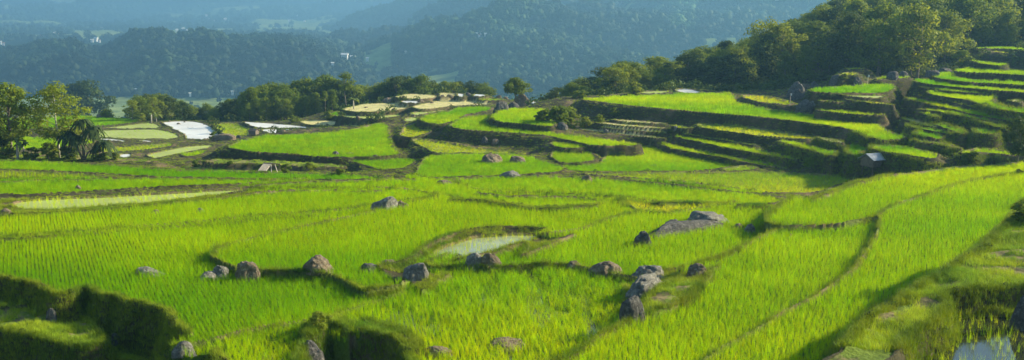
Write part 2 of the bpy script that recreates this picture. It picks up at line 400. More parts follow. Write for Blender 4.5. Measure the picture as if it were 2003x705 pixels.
def water_mat(name, col, rough, bscale=3, bstr=.05):
    m, nt, out = mat(name)
    n = noise(nt, bscale, 3, .5); n2 = noise(nt, .25, 4, .6)
    c = mixc(nt, ramp(nt, n2, .35, .65), col, tuple(v * .8 for v in col))
    p = N(nt, 'ShaderNodeBsdfPrincipled'); p.inputs['Roughness'].default_value = rough; p.inputs['IOR'].default_value = 1.33
    nt.links.new(c, p.inputs['Base Color'])
    nt.links.new(bump(nt, n, bstr, .05), p.inputs['Normal'])
    L(nt, p, 0, out, 0); return m

M_GROUND = ground_mat()
M_RICE = leaf_mat('rice_leaf', (.190, .36, .0006), (.31, .52, .0008), .5, rough=1, spec=0)
M_GRASS = leaf_mat('grass_leaf', (.17, .28, .012), (.29, .36, .022), .3)
M_UNDER = leaf_mat('undergrowth_leaf', (.045, .085, .016), (.10, .15, .025), .25)
M_TREE = leaf_mat('tree_leaf', (.10, .165, .014), (.19, .25, .022), .42, 'OBJ')
M_TREEL = leaf_mat('light_tree_leaf', (.15, .22, .02), (.25, .30, .03), .42, 'OBJ')
M_TREED = leaf_mat('dark_tree_leaf', (.045, .08, .014), (.09, .125, .02), .28, 'OBJ')
M_FAR = leaf_mat('far_forest_leaf', (.013, .028, .009), (.026, .048, .011), .0)  # colour darkened to stand in for cloud shadow on the mountains
M_BARK = plain_mat('bark', (.12, .09, .06), (.28, .24, .19), 5)
M_BARKL = plain_mat('pale_bark', (.35, .32, .26), (.55, .52, .45), 5)
M_ROCK = rock_mat('grey_rock', (.11, .105, .09), (.26, .25, .215), (.44, .42, .37), (.25, .23, .14))
M_ROCKB = rock_mat('brown_rock', (.12, .09, .06), (.27, .21, .14), (.40, .34, .26), (.24, .2, .1))
M_ROCKD = rock_mat('dark_rock', (.06, .058, .055), (.14, .135, .125), (.27, .26, .24), (.15, .145, .10))
M_W = water_mat('sky_white_water', (.78, .77, .74), .4)  # muddy water, base whitened to stand in for bright sky reflection
M_P = water_mat('seedling_water', (.40, .46, .12), .65)
M_S = water_mat('pond_water', (.30, .33, .24), .12, 5, .04)
M_R = water_mat('clear_water', (.025, .028, .018), .02, 6, .015)
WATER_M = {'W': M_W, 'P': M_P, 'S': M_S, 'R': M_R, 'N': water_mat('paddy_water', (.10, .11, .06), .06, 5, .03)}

# ------------------------------------------------------------------ mesh helpers
def mesh_np(name, V, Fq, material=None, smooth=False):
    """V (n,3); Fq (m,k) faces of k corners"""
    me = bpy.data.meshes.new(name)
    V = np.ascontiguousarray(V, np.float32); Fq = np.ascontiguousarray(Fq, np.int32)
    m, k = Fq.shape
    me.vertices.add(len(V)); me.vertices.foreach_set('co', V.ravel())
    me.loops.add(m * k); me.loops.foreach_set('vertex_index', Fq.ravel())
    me.polygons.add(m); me.polygons.foreach_set('loop_start', np.arange(0, m * k, k, dtype=np.int32))
    me.polygons.foreach_set('loop_total', np.full(m, k, np.int32))
    if smooth: me.polygons.foreach_set('use_smooth', np.ones(m, bool))
    me.update(calc_edges=True)
    if material: me.materials.append(material)
    return me
def link(name, me, parent=None, loc=(0, 0, 0)):
    o = bpy.data.objects.new(name, me); COL.objects.link(o); o.location = loc
    if parent: o.parent = parent
    return o
def tag(o, label=None, cat=None, group=None, kind=None):
    for k, v in (('label', label), ('category', cat), ('group', group), ('kind', kind)):
        if v: o[k] = v
    return o
def empty(name, loc, rz=0, s=1):
    o = bpy.data.objects.new(name, None); COL.objects.link(o); o.location = loc; o.rotation_euler = (0, 0, rz)
    o.scale = (s, s, s) if not isinstance(s, tuple) else s; o.empty_display_size = .3
    return o
class MB:
    def __init__(s): s.v = []; s.f = []
    def box(s, c, size, rot=None):
        x, y, z = [v / 2 for v in size]; b = len(s.v)
        M = rot or Matrix.Identity(3)
        for q in ((-x,-y,-z),(x,-y,-z),(x,y,-z),(-x,y,-z),(-x,-y,z),(x,-y,z),(x,y,z),(-x,y,z)):
            w = M @ Vector(q); s.v.append((w.x + c[0], w.y + c[1], w.z + c[2]))
        for f in ((0,3,2,1),(4,5,6,7),(0,1,5,4),(1,2,6,5),(2,3,7,6),(3,0,4,7)): s.f.append(tuple(b + i for i in f))
    def tube(s, pts, rad, n=6):
        b = len(s.v); m = len(pts)
        for i, p in enumerate(pts):
            p = Vector(p)
            t = (Vector(pts[min(i + 1, m - 1)]) - Vector(pts[max(i - 1, 0)])).normalized()
            a = t.cross(Vector((0.31, .95, .05))); a.normalize(); c = t.cross(a)
            r = rad[i] if hasattr(rad, '__len__') else rad
            for k in range(n):
                q = p + (a * math.cos(k * 2 * math.pi / n) + c * math.sin(k * 2 * math.pi / n)) * r
                s.v.append(tuple(q))
        for i in range(m - 1):
            for k in range(n):
                s.f.append((b + i * n + k, b + i * n + (k + 1) % n, b + (i + 1) * n + (k + 1) % n, b + (i + 1) * n + k))
        s.f.append(tuple(b + k for k in range(n))[::-1]); s.f.append(tuple(b + (m - 1) * n + k for k in range(n)))
    def poly(s, pts):
        b = len(s.v); s.v += [tuple(p) for p in pts]; s.f.append(tuple(range(b, b + len(pts))))
    def mesh(s, name, material, smooth=False):
        me = bpy.data.meshes.new(name); me.from_pydata(s.v, [], s.f)
        if smooth:
            for p in me.polygons: p.use_smooth = True
        me.materials.append(material); me.update(); return me
    def build(s, name, material, parent=None, smooth=False): return link(name, s.mesh(name, material, smooth), parent)

# ------------------------------------------------------------------ near ground
def rows(parts):
    out = []
    for a, b, r in parts:
        n = max(1, int(math.log(b / a) / r)); out.append(a * (b / a) ** (np.arange(n) / n))
    return np.concatenate(out + [[parts[-1][1]]])
dr = rows([(2.5, 25, .05), (25, 28, .01), (28, 262, .0026), (262, 620, .012)])
uc = np.concatenate([np.arange(-520, -30, 10), np.arange(-30, 2034, 2.0), np.arange(2040, 2500, 10)])
U, Dm = np.meshgrid(uc, dr)
X = (U - CX) / F * Dm * 1.0; Y = Dm
h, kind, din, ris = terrain(X.ravel(), Y.ravel())
nu, nd = len(uc), len(dr)
ii = np.arange(nu * nd).reshape(nd, nu)
Fq = np.stack([ii[:-1, :-1], ii[:-1, 1:], ii[1:, 1:], ii[1:, :-1]], -1).reshape(-1, 4)
me = mesh_np('ground', np.stack([X.ravel(), Y.ravel(), h], 1), Fq, M_GROUND, True)
GC = {'L': (.08, .145, .005), 'Y': (.27, .31, .04), 'P': (.2, .2, .08), 'W': (.3, .27, .2), 'D': (.58, .52, .26), 'G': (.15, .21, .025),
      'R': (.05, .045, .03), 'S': (.16, .17, .08), 'N': (.10, .17, .01)}
bank = np.array([.07, .062, .028]); earth = np.array([.17, .125, .075]); lip = np.array([.17, .20, .045])
nz = fbm(X.ravel() * .35, Y.ravel() * .35, 41, 3)[:, None]
cov = bank + np.clip(nz * 2 - .2, 0, 1) * (earth - bank)
cov = np.repeat(cov, 1, 0)
for i, c in enumerate(KINDS):
    s = kind == i
    r_ = ris[s][:, None]
    nn = np.clip(nz[s] * 3 + .3, 0, 1)
    cov[s] = np.array(GC[c]) * (1 - r_) + (lip * (1 - nn) + earth * 1.3 * nn) * r_
gs = kind == KINDS.index('G')
g2 = np.clip((fbm(X.ravel()[gs] * .8, Y.ravel()[gs] * .8, 51, 3) + .5 * fbm(X.ravel()[gs] * 5, Y.ravel()[gs] * 5, 57, 3)) * 6 - .7, 0, 1)[:, None]
cov[gs] = np.array(GC['G']) * (1 - g2) + np.array([.25, .20, .10]) * g2
at = me.attributes.new('cover', 'FLOAT_COLOR', 'POINT')
at.data.foreach_set('color', np.concatenate([cov, np.ones((len(cov), 1))], 1).astype(np.float32).ravel())
tag(link('ground', me), 'terraced hillside of paddy fields with grassy bunds and earth banks', 'ground', kind='structure')

# water sheets
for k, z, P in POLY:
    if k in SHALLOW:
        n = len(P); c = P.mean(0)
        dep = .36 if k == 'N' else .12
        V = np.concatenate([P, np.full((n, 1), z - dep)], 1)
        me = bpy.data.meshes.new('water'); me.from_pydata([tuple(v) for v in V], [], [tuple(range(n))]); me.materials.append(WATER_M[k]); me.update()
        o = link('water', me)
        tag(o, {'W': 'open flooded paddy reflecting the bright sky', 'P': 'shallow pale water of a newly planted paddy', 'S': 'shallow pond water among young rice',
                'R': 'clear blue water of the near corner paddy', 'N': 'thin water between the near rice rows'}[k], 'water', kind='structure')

# ------------------------------------------------------------------ scatter (geometry nodes, for uncountable plants only)
def make_scatter(name, pts, rot, scl, tint, protos, label, cat):
    me = bpy.data.meshes.new(name); n = len(pts)
    me.vertices.add(n); me.vertices.foreach_set('co', np.ascontiguousarray(pts, np.float32).ravel())
    for nm, ty, arr in (('rotz', 'FLOAT_VECTOR', np.stack([rot * 0, rot * 0, rot], 1)), ('scl', 'FLOAT_VECTOR', scl), ('tint', 'FLOAT_VECTOR', tint)):
        a = me.attributes.new(nm, ty, 'POINT'); a.data.foreach_set('vector', np.ascontiguousarray(arr, np.float32).ravel())
    a = me.attributes.new('idx', 'INT', 'POINT'); a.data.foreach_set('value', rng.integers(0, len(protos), n).astype(np.int32))
    me.update()
    o = link(name, me)
    ng = bpy.data.node_groups.new(name + '_nodes', 'GeometryNodeTree')
    ng.interface.new_socket('Geometry', in_out='INPUT', socket_type='NodeSocketGeometry')
    ng.interface.new_socket('Geometry', in_out='OUTPUT', socket_type='NodeSocketGeometry')
    gi = ng.nodes.new('NodeGroupInput'); go = ng.nodes.new('NodeGroupOutput')
    mp = ng.nodes.new('GeometryNodeMeshToPoints')
    iop = ng.nodes.new('GeometryNodeInstanceOnPoints')
    jn = ng.nodes.new('GeometryNodeJoinGeometry')
    for p in reversed(protos):
        oi = ng.nodes.new('GeometryNodeObjectInfo'); oi.inputs['Object'].default_value = p; oi.inputs['As Instance'].default_value = True
        ng.links.new(oi.outputs['Geometry'], jn.inputs[0])
    def attr(nm, ty):
        a = ng.nodes.new('GeometryNodeInputNamedAttribute'); a.data_type = ty; a.inputs['Name'].default_value = nm; return a.outputs[0]
    ng.links.new(gi.outputs[0], mp.inputs[0]); ng.links.new(mp.outputs[0], iop.inputs['Points']); ng.links.new(jn.outputs[0], iop.inputs['Instance'])
    iop.inputs['Pick Instance'].default_value = True
    ng.links.new(attr('idx', 'INT'), iop.inputs['Instance Index'])
    er = ng.nodes.new('FunctionNodeEulerToRotation'); ng.links.new(attr('rotz', 'FLOAT_VECTOR'), er.inputs[0])
    ng.links.new(er.outputs[0], iop.inputs['Rotation'])
    ng.links.new(attr('scl', 'FLOAT_VECTOR'), iop.inputs['Scale'])
    ng.links.new(iop.outputs[0], go.inputs[0])
    md = o.modifiers.new('scatter', 'NODES'); md.node_group = ng
    tag(o, label, cat, kind='stuff')
    return o
def proto(name, V, Fq, material):
    me = mesh_np(name, V, Fq, material); return bpy.data.objects.new(name, me)

def tuft(nb, spread, height, width, lean, segs, seed, hv=.3):
    g = np.random.default_rng(seed); V = []; Fa = []
    for i in range(nb):
        a = g.uniform(0, 2 * math.pi); r = spread * math.sqrt(g.uniform(0, 1))
        bx, by = r * math.cos(a), r * math.sin(a)
        la = g.uniform(0, 2 * math.pi); hh = height * g.uniform(1 - hv, 1 + hv * .4); le = lean * g.uniform(.2, 1.2) * hh
        wa = la + math.pi / 2 + g.uniform(-.5, .5); wx, wy = math.cos(wa) * width / 2, math.sin(wa) * width / 2
        b = len(V)
        for s in range(segs + 1):
            t = s / segs; cx = bx + math.cos(la) * le * t * t; cy = by + math.sin(la) * le * t * t; cz = hh * t * (1 - .12 * t)
            w = (1 - t * .85) if s < segs else .12
            V.append((cx - wx * w, cy - wy * w, cz)); V.append((cx + wx * w, cy + wy * w, cz))
        for s in range(segs):
            q = b + 2 * s; Fa.append((q, q + 1, q + 3, q + 2))
    return np.array(V), np.array(Fa)

near_p = [proto('rice_hill', *tuft(13, .05, .41, .012, .42, 3, 10 + i), M_RICE) for i in range(5)]
mid_p = [proto('rice_clump', *tuft(32, .20, .40, .018, .35, 2, 20 + i), M_RICE) for i in range(4)]
far_p = [proto('rice_patch', *tuft(46, .42, .46, .042, .25, 1, 30 + i), M_RICE) for i in range(4)]
seed_p = [proto('seedling', *tuft(6, .03, .34, .012, .28, 2, 40 + i), M_RICE) for i in range(4)]
grass_n = [proto('grass_tuft', *tuft(22, .13, .20, .011, .7, 2, 50 + i, .5), M_GRASS) for i in range(4)]
grass_f = [proto('grass_clump', *tuft(34, .34, .30, .030, .6, 1, 60 + i, .5), M_GRASS) for i in range(4)]

def leafball(n, seed, leaf=.16, flat=.7, r=1.0):
    g = np.random.default_rng(seed)
    p = g.normal(size=(n, 3)); p /= np.linalg.norm(p, axis=1)[:, None]
    rr = r * g.uniform(.35, 1, n) ** .5 * (1 + .25 * np.sin(p[:, 0] * 4 + seed) * np.cos(p[:, 1] * 3))
    c = p * rr[:, None]; c[:, 2] = c[:, 2] * flat + flat * r * .75
    nrm = p + g.normal(size=(n, 3)) * .6; nrm /= np.linalg.norm(nrm, axis=1)[:, None]
    a = np.cross(nrm, g.normal(size=(n, 3))); a /= np.linalg.norm(a, axis=1)[:, None]; b = np.cross(nrm, a)
    s = leaf * g.uniform(.6, 1.3, n)[:, None]
    V = np.stack([c - a * s, c - b * s * .55, c + a * s, c + b * s * .55], 1).reshape(-1, 3)
    return V, np.arange(4 * n).reshape(-1, 4)
bush_p = [proto('leaf_clump', *leafball(110, 70 + i, .17), M_UNDER) for i in range(4)]
def lump(seed):
    import bmesh
    b = bmesh.new(); bmesh.ops.create_icosphere(b, subdivisions=3, radius=1); b.verts.ensure_lookup_table()
    p = np.array([v.co[:] for v in b.verts]); f = np.array([[v.index for v in q.verts] for q in b.faces]); b.free()
    r_ = 1 + .28 * (fbm(p[:, 0] * 2.2 + seed * 9, p[:, 1] * 2.2, seed, 3) + fbm(p[:, 2] * 2.4 + seed, p[:, 0] * 2.4, seed + 3, 3)) + .18 * vnoise(p[:, 0] * 6 + seed, p[:, 1] * 6 + p[:, 2] * 5, seed)
    p = p * r_[:, None]; p[:, 2] = p[:, 2] * .8 + .5
    return p, f
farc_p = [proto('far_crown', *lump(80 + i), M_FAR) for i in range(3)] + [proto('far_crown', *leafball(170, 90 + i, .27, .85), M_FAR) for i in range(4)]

def jgrid(d0, d1, s, ang, jit=.25, margin=330, stretch=1.0):
    xm = (CX + margin) / F * d1
    Rr = math.hypot(xm, d1) + 5
    a = np.arange(-Rr, Rr, s); b = np.arange(-Rr, Rr, s * stretch)
    A, B = np.meshgrid(a, b); A = A.ravel(); B = B.ravel()
    x = A * math.cos(ang) - B * math.sin(ang); y = A * math.sin(ang) + B * math.cos(ang)
    m = (y > d0) & (y < d1) & (np.abs(x) < (CX + margin) / F * y)
    x = x[m]; y = y[m]
    return x + rng.uniform(-jit, jit, len(x)) * s, y + rng.uniform(-jit, jit, len(x)) * s

TINT = {'L': (1, 1, 1), 'Y': (1.42, 1.06, 1.5), 'P': (1.5, 1.25, 2.2), 'D': (2.4, 1.45, 5), 'G': (1, 1, 1), 'R': (.95, .95, 1.0), 'S': (1.5, 1.15, 1.4), 'N': (1.08, 1.02, 1.05)}
def rice_zone(d0, d1, s, protos, kinds, name, label, hs=1.0, keep=None, edge=.14, jit=.22, ang=.42, stretch=1.0, wide=1.0):
    x, y = jgrid(d0, d1, s, ang, jit, stretch=stretch)
    h, k, din, ris = terrain(x, y)
    ok = np.zeros(len(x), bool)
    for c in kinds:
        e = np.clip(edge * (1 + y * .006), edge, .7)
        sel = (k == KINDS.index(c)) & (din > e) & (ris < .6)
        if keep and c in keep: sel &= rng.uniform(size=len(x)) < keep[c]
        ok |= sel
    x, y, h, k = x[ok], y[ok], h[ok], k[ok]
    n = len(x)
    ti = np.zeros((n, 3)); hh = np.ones(n)
    for c in kinds:
        s_ = k == KINDS.index(c); ti[s_] = TINT[c]
        hh[s_] = {'L': 1, 'Y': .72, 'P': .9, 'D': .3, 'R': 1.75, 'S': 1.7, 'N': 1.05}[c]
    big = fbm(x * .03, y * .06, 91, 3)[:, None]; sm_ = fbm(x * .35, y * .35, 92, 2)[:, None]
    ti = ti * (1 + big * np.array([.85, .35, .1]) + sm_ * np.array([.22, .16, .1])) * rng.uniform(.78, 1.22, (n, 1)) * (1 + rng.uniform(-.15, .2, (n, 1)) * np.array([1, 0, 0]))
    v = rng.uniform(.72, 1.2, n) * hh * hs * (1 + .25 * sm_[:, 0])
    w = rng.uniform(.85, 1.2, n) * wide
    scl = np.stack([w, w, v], 1)
    print(name, n)
    make_scatter(name, np.stack([x, y, h - .02], 1), rng.uniform(0, 6.28, n), scl, ti, protos, label, 'rice')
rice_zone(29, 78, .185, near_p, 'L', 'rice', 'lush green rice standing in rows in the nearer paddies')
rice_zone(29, 60, .185, near_p, 'N', 'rice', 'thinner rice rows with water glinting between the plants', stretch=1.35, jit=.18, keep={'N': .9}, ang=.15, wide=1.4)
rice_zone(29, 60, .30, near_p, 'R', 'rice', 'young rice standing in the near corner pond', stretch=1.2, jit=.16, keep={'R': .6}, ang=.15)
rice_zone(78, 128, .31, mid_p, 'L', 'rice', 'lush green rice in the middle terraces')
rice_zone(128, 270, .62, far_p, 'L', 'rice', 'bright green rice in the far terraces')
rice_zone(29, 115, .30, near_p, 'Y', 'rice', 'young yellowish rice in the middle left plots', jit=.14, wide=1.5)
rice_zone(29, 100, .19, seed_p, 'S', 'rice', 'thin reed like rice standing in the small pond', jit=.14, keep={'S': .8}, wide=1.3)
rice_zone(115, 270, .55, mid_p, 'Y', 'rice', 'young yellow green rice on the far terraces', keep={'Y': .8})
rice_zone(60, 110, .42, seed_p, 'P', 'rice', 'pale seedlings standing in the long wet strip', keep={'P': .9}, wide=2.4, hs=1.7)
rice_zone(110, 260, .75, mid_p, 'PD', 'rice', 'sparse pale seedlings and stubble in the pale plots', keep={'P': .6, 'D': .1})

def grass_zone(d0, d1, s, protos, name, label, wide=1.0, hs=1.0, bushy=False):
    x, y = jgrid(d0, d1, s, .9, .5)
    h, k, din, ris = terrain(x, y)
    m = fbm(x * .5, y * .5, 61, 3)
    if bushy:
        if 60 < d0 < 170: m = m - .4
        h0 = terrain(x, y - .9)[0]; h1 = terrain(x, y + .9)[0]; ok = (k < 0) & (m > -.2) & ((np.abs(h1 - h0) > .45) | ((y > 172) & (x / y > .03)) | (y > 232))
    else: ok = ((k < 0) | (ris > .35) | (k == KINDS.index('G'))) & (m < .28)
    ok &= ~((k == KINDS.index('G')) & (fbm(x * .8, y * .8, 51, 3) > .2))
    kg = (k == KINDS.index('G'))[ok]; x, y, h, m = x[ok], y[ok], h[ok], m[ok]; n = len(x)
    # set plants on the bank faces at varying height
    ti = (1 + m[:, None] * np.array([.9, .5, .3])) * rng.uniform(.7, 1.25, (n, 1))
    if not bushy: ti = ti * np.where(kg, 1.35, 1.0)[:, None]
    w = rng.uniform(.7, 1.3, n) * wide; scl = np.stack([w, w, w * hs], 1)
    print(name, n)
    make_scatter(name, np.stack([x, y, h - .04 * wide], 1), rng.uniform(0, 6.28, n), scl, ti, protos, label, 'grass' if not bushy else 'undergrowth')
grass_zone(29, 80, .14, grass_n, 'grass', 'short grass covering the near bunds and banks', hs=1.15)
grass_zone(80, 150, .42, grass_f, 'grass', 'rough grass on the bunds of the middle terraces', wide=.5, hs=.8)
grass_zone(150, 240, .8, grass_f, 'grass', 'rough grass on the bunds of the far terraces', wide=.6, hs=.8)
def face_zone(d0, d1, s, protos, name, label, wide, lo=.35):
    x, y = jgrid(d0, d1, s, .9, .5)
    h, k, din, ris = terrain(x, y)
    e = .35; ha = terrain(x, y - e)[0]; hb = terrain(x, y + e)[0]; hc = terrain(x - e, y)[0]; hd = terrain(x + e, y)[0]
    lo_ = np.minimum(np.minimum(ha, hb), np.minimum(hc, hd)); hi_ = np.maximum(np.maximum(ha, hb), np.maximum(hc, hd))
    ok = (hi_ - lo_ > lo) & ((k < 0) | (ris > .5))
    x, y, h, lo_, hi_ = x[ok], y[ok], h[ok], lo_[ok], hi_[ok]; n = len(x)
    z = h + rng.uniform(-.12, .02, n)
    m = fbm(x * .5, y * .5, 61, 3)
    ti = (np.array([[.75, .78, .75]]) * (1 if d0 < 60 else .6) + m[:, None] * np.array([.6, .4, .3])) * rng.uniform(.7, 1.25, (n, 1))  # darker tint paints shade onto bank faces, deeper on the far ones
    w = rng.uniform(.7, 1.4, n) * wide; print(name, 'face', n)
    make_scatter(name, np.stack([x, y, z], 1), rng.uniform(0, 6.28, n), np.stack([w, w, w], 1), ti, protos, label, 'grass')
face_zone(29, 55, .085, grass_n, 'grass', 'shaggy grass hanging on the near bank faces', 1.15)
face_zone(55, 110, .17, grass_n, 'grass', 'shaggy grass on the bank faces further back', 1.5, .5)
face_zone(110, 215, .40, grass_f, 'grass', 'grass on the faces of the far terrace banks', .6, .5)
grass_zone(29, 80, .5, bush_p, 'undergrowth', 'low leafy weeds on the near bank faces', wide=.17, bushy=True)
grass_zone(80, 170, 1.3, bush_p, 'undergrowth', 'low bushy weeds on the terrace banks', wide=.3, bushy=True)
grass_zone(170, 300, 2.2, bush_p, 'undergrowth', 'scrub on the slopes behind the terraces', wide=1.1, bushy=True)

# ------------------------------------------------------------------ far hills
def lerpu(u, pts):
    p = np.array(pts, float); return np.interp(u, p[:, 0], p[:, 1])
R1 = [(-520,120),(-100,104),(0,98),(60,88),(80,78),(110,73),(150,74),(170,82),(200,92),(240,74),(270,58),(300,52),(330,54),(350,66),(380,58),(410,53),(435,60),(450,68),(520,66),(580,70),(640,84),(720,120),(800,160),(900,195),(2500,200)]
R2 = [(-520,70),(560,66),(620,56),(660,42),(720,22),(800,0),(900,-28),(1050,-60),(1300,-95),(1700,-120),(2500,-130)]
def far_z(u, d):
    x = (u - CX) / F * d
    fl = -91 + 0 * d
    z = fl.copy()
    # wooded karst ridge on the left
    zc = -slope(lerpu(u, R1) + 12) * 1480.0
    t = np.clip((d - 1130) / 350, 0, 1); r1 = -91 + (zc + 91) * (t ** .75) + fbm(x * .011, d * .011, 5, 4) * 26 * np.sin(np.pi * np.clip(t, 0, 1)) 
    t3 = np.clip((d - 1480) / 600, 0, 1); back = zc + (-60 - zc) * t3
    z = np.where(d > 1130, np.where(d <= 1480, r1, back), z)
    z = np.where(d > 2080, -60 + np.clip((d - 2080) / 1500, 0, 1) * 8, z)
    # far hazy mountain
    t4 = np.clip((d - 3600) / 4200, 0, 1)
    z = z + np.where(d > 3600, (300 + 60 * fbm(u * .006, u * 0, 8, 3)) * t4 ** 1.15 + fbm(x * .0022, d * .0022, 15, 5) * 190 * np.sqrt(t4) * 1.1, 0)
    # large blue mountain to the right
    dc = 3100.0; zc2 = -slope(lerpu(u, R2) + 6) * dc
    m = np.clip((u - 560) / 120, 0, 1); m = m * m * (3 - 2 * m)
    ds = np.interp(u, [560, 760, 1000, 2500], [1500, 1250, 1080, 950])
    t = np.clip((d - ds) / (dc - ds), 0, 1)
    mt = -91 + (zc2 + 91) * t ** .92 + fbm(x * .0032, d * .0026, 25, 5) * 210 * np.sqrt(t) * (1 - t) ** .5
    mt = np.where(d > dc, zc2 - (d - dc) * .35, mt)
    mt = -110 + (mt + 110) * m
    z = np.maximum(z, mt)
    # low wooded spur at the foot, its sunlight painted into the crown tint
    g = np.exp(-((x - 40 - 0.02 * (d - 700)) / 150) ** 2 - ((d - 860) / 130) ** 2); z = z + 17 * g
    g = np.exp(-((u - 210) / 130) ** 2 - ((d - 720) / 80) ** 2); z = z + 4 * g
    return z + fbm(x * .02, d * .02, 35, 3) * np.clip((d - 620) / 900, 0, 1) * 6
df = rows([(600, 1700, .004), (1700, 9000, .012)]); uf = np.arange(-520, 2501, 6.0)
U, Dm = np.meshgrid(uf, df); X = (U - CX) / F * Dm; Z = far_z(U, Dm)
ed = np.clip((Dm - 600) / 60, 0, 1)
Zb = base_z(X.ravel(), Dm.ravel()).reshape(X.shape); Z = Zb * (1 - ed) + Z * ed - (1 - ed) * .5
nu, nd = len(uf), len(df); ii = np.arange(nu * nd).reshape(nd, nu)
Fq = np.stack([ii[:-1, :-1], ii[:-1, 1:], ii[1:, 1:], ii[1:, :-1]], -1).reshape(-1, 4)
me = mesh_np('hills', np.stack([X.ravel(), Dm.ravel(), Z.ravel()], 1), Fq, None, True)
def open_land(u, d, x):      # cleared farmland: 1 where fields, 0 where woods
    a = fbm(x * .004, d * .0025, 45, 3)
    v1 = ((d < 1135) & (d > 740) & (a > -.1) & (u < 900)) * 1.0
    v2 = ((d > 2300) & (d < 3500) & (u < 680) & (fbm(x * .006, d * .004, 46, 3) > .02)) * 1.0
    v3 = ((d > 1400) & (d < 2800) & (u > 640) & (fbm(x * .007, d * .005, 47, 3) > .27)) * 1.0
    v4 = ((d > 3600) & (fbm(x * .004, d * .003, 48, 3) > .2)) * 1.0
    wob = fbm(x * .01, d * .004, 49, 2)
    v5 = ((u > 508 + 30 * wob) & (u < 645 + 60 * wob) & (d > 2600) & (d < 4150)) | ((u > 150) & (u < 235) & (d > 2200) & (d < 3000)) | ((np.abs(u - 740) < 30) & (np.abs(d - 1500) < 90)) | ((np.abs(u - 855) < 45) & (np.abs(d - 1260) < 60))
    return np.clip(v1 + v2 + v3 * .8 + v4 + v5, 0, 1)
ol = open_land(U, Dm, X).ravel()[:, None]
tone = fbm(X.ravel() * .012, Dm.ravel() * .012, 55, 3)[:, None]
cv = (np.array([.016, .03, .011]) * (1 + tone)) * (1 - ol) + (np.array([.20, .25, .07]) + np.array([.08, .06, .02]) * tone) * ol  # wooded ground dark like the crowns, cloud shadow put into the colour
at = me.attributes.new('cover', 'FLOAT_COLOR', 'POINT'); at.data.foreach_set('color', np.concatenate([cv, np.ones((len(cv), 1))], 1).astype(np.float32).ravel())
def far_mat():
    m, nt, out = mat('far_land')
    a = N(nt, 'ShaderNodeAttribute', attribute_name='cover')
    n1 = noise(nt, .03, 6, .7)
    c = mixc(nt, 1.0, a.outputs['Color'], mixc(nt, ramp(nt, n1, .35, .65), (.6, .6, .6), (1.4, 1.4, 1.4)), 'MULTIPLY')
    p = N(nt, 'ShaderNodeBsdfPrincipled'); p.inputs['Roughness'].default_value = 1; p.inputs['Specular IOR Level'].default_value = 0
    nt.links.new(c, p.inputs['Base Color']); nt.links.new(bump(nt, n1, .6, 8), p.inputs['Normal']); L(nt, p, 0, out, 0); return m
me.materials.append(far_mat())
tag(link('hills', me), 'valley floor and wooded mountains fading into blue haze', 'hills', kind='structure')

def far_forest(d0, d1, s, size, name, label, umin=-60, umax=2060):
    n = int(((umax - umin) / F) * (d1 ** 2 - d0 ** 2) / 2 / (s * s))
    d = np.sqrt(rng.uniform(d0 ** 2, d1 ** 2, n)); u = rng.uniform(umin, umax, n); x = (u - CX) / F * d
    z = far_z(u, d); ol = open_land(u, d, x)
    # only slopes turned towards the viewer or crests can be seen
    dz = (far_z(u, d + 8) - z) / 8
    clump = fbm(x * .02, d * .02, 66, 2)
    ok = (dz > -.25) & (rng.uniform(size=n) > ol * .985) & (clump > -.45)
    u, d, x, z, clump = u[ok], d[ok], x[ok], z[ok], clump[ok]; n = len(x)
    w = size * .58 * np.exp(np.clip(rng.normal(0, .3, n), -1, .5))
    ti = rng.uniform(.82, 1.18, (n, 1)) * (1 + clump[:, None] * np.array([.5, .4, .3]))
    big = fbm(x * .004, d * .004, 67, 3)[:, None]; ti = ti * (1 + big * 1.5)
    lit = (np.exp(-((u - 1340 - (d - 2300) * .01) / 24) ** 2) * (d > 1500))[:, None]; ti = ti * (1 + 2.2 * lit * np.array([1, 1, .8]))  # sunlit streak on the mountain painted by brightening crown tint
    near = (((d > 700) & (d < 1080) & (u > 860) & (u < 1300)))[:, None] * 1.0; ti = ti * (1 + 1.0 * near)  # sunlight on the foot spur painted as a brighter tint
    print(name, n)
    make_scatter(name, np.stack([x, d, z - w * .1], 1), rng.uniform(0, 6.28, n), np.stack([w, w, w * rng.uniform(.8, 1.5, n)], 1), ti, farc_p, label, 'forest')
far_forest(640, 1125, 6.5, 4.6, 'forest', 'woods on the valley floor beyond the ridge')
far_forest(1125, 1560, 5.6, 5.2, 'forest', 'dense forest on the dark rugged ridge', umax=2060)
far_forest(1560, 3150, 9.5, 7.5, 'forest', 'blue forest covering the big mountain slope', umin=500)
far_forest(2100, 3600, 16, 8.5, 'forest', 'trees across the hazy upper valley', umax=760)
far_forest(3600, 8200, 26, 13, 'forest', 'forest on the palest far mountain', umax=900)

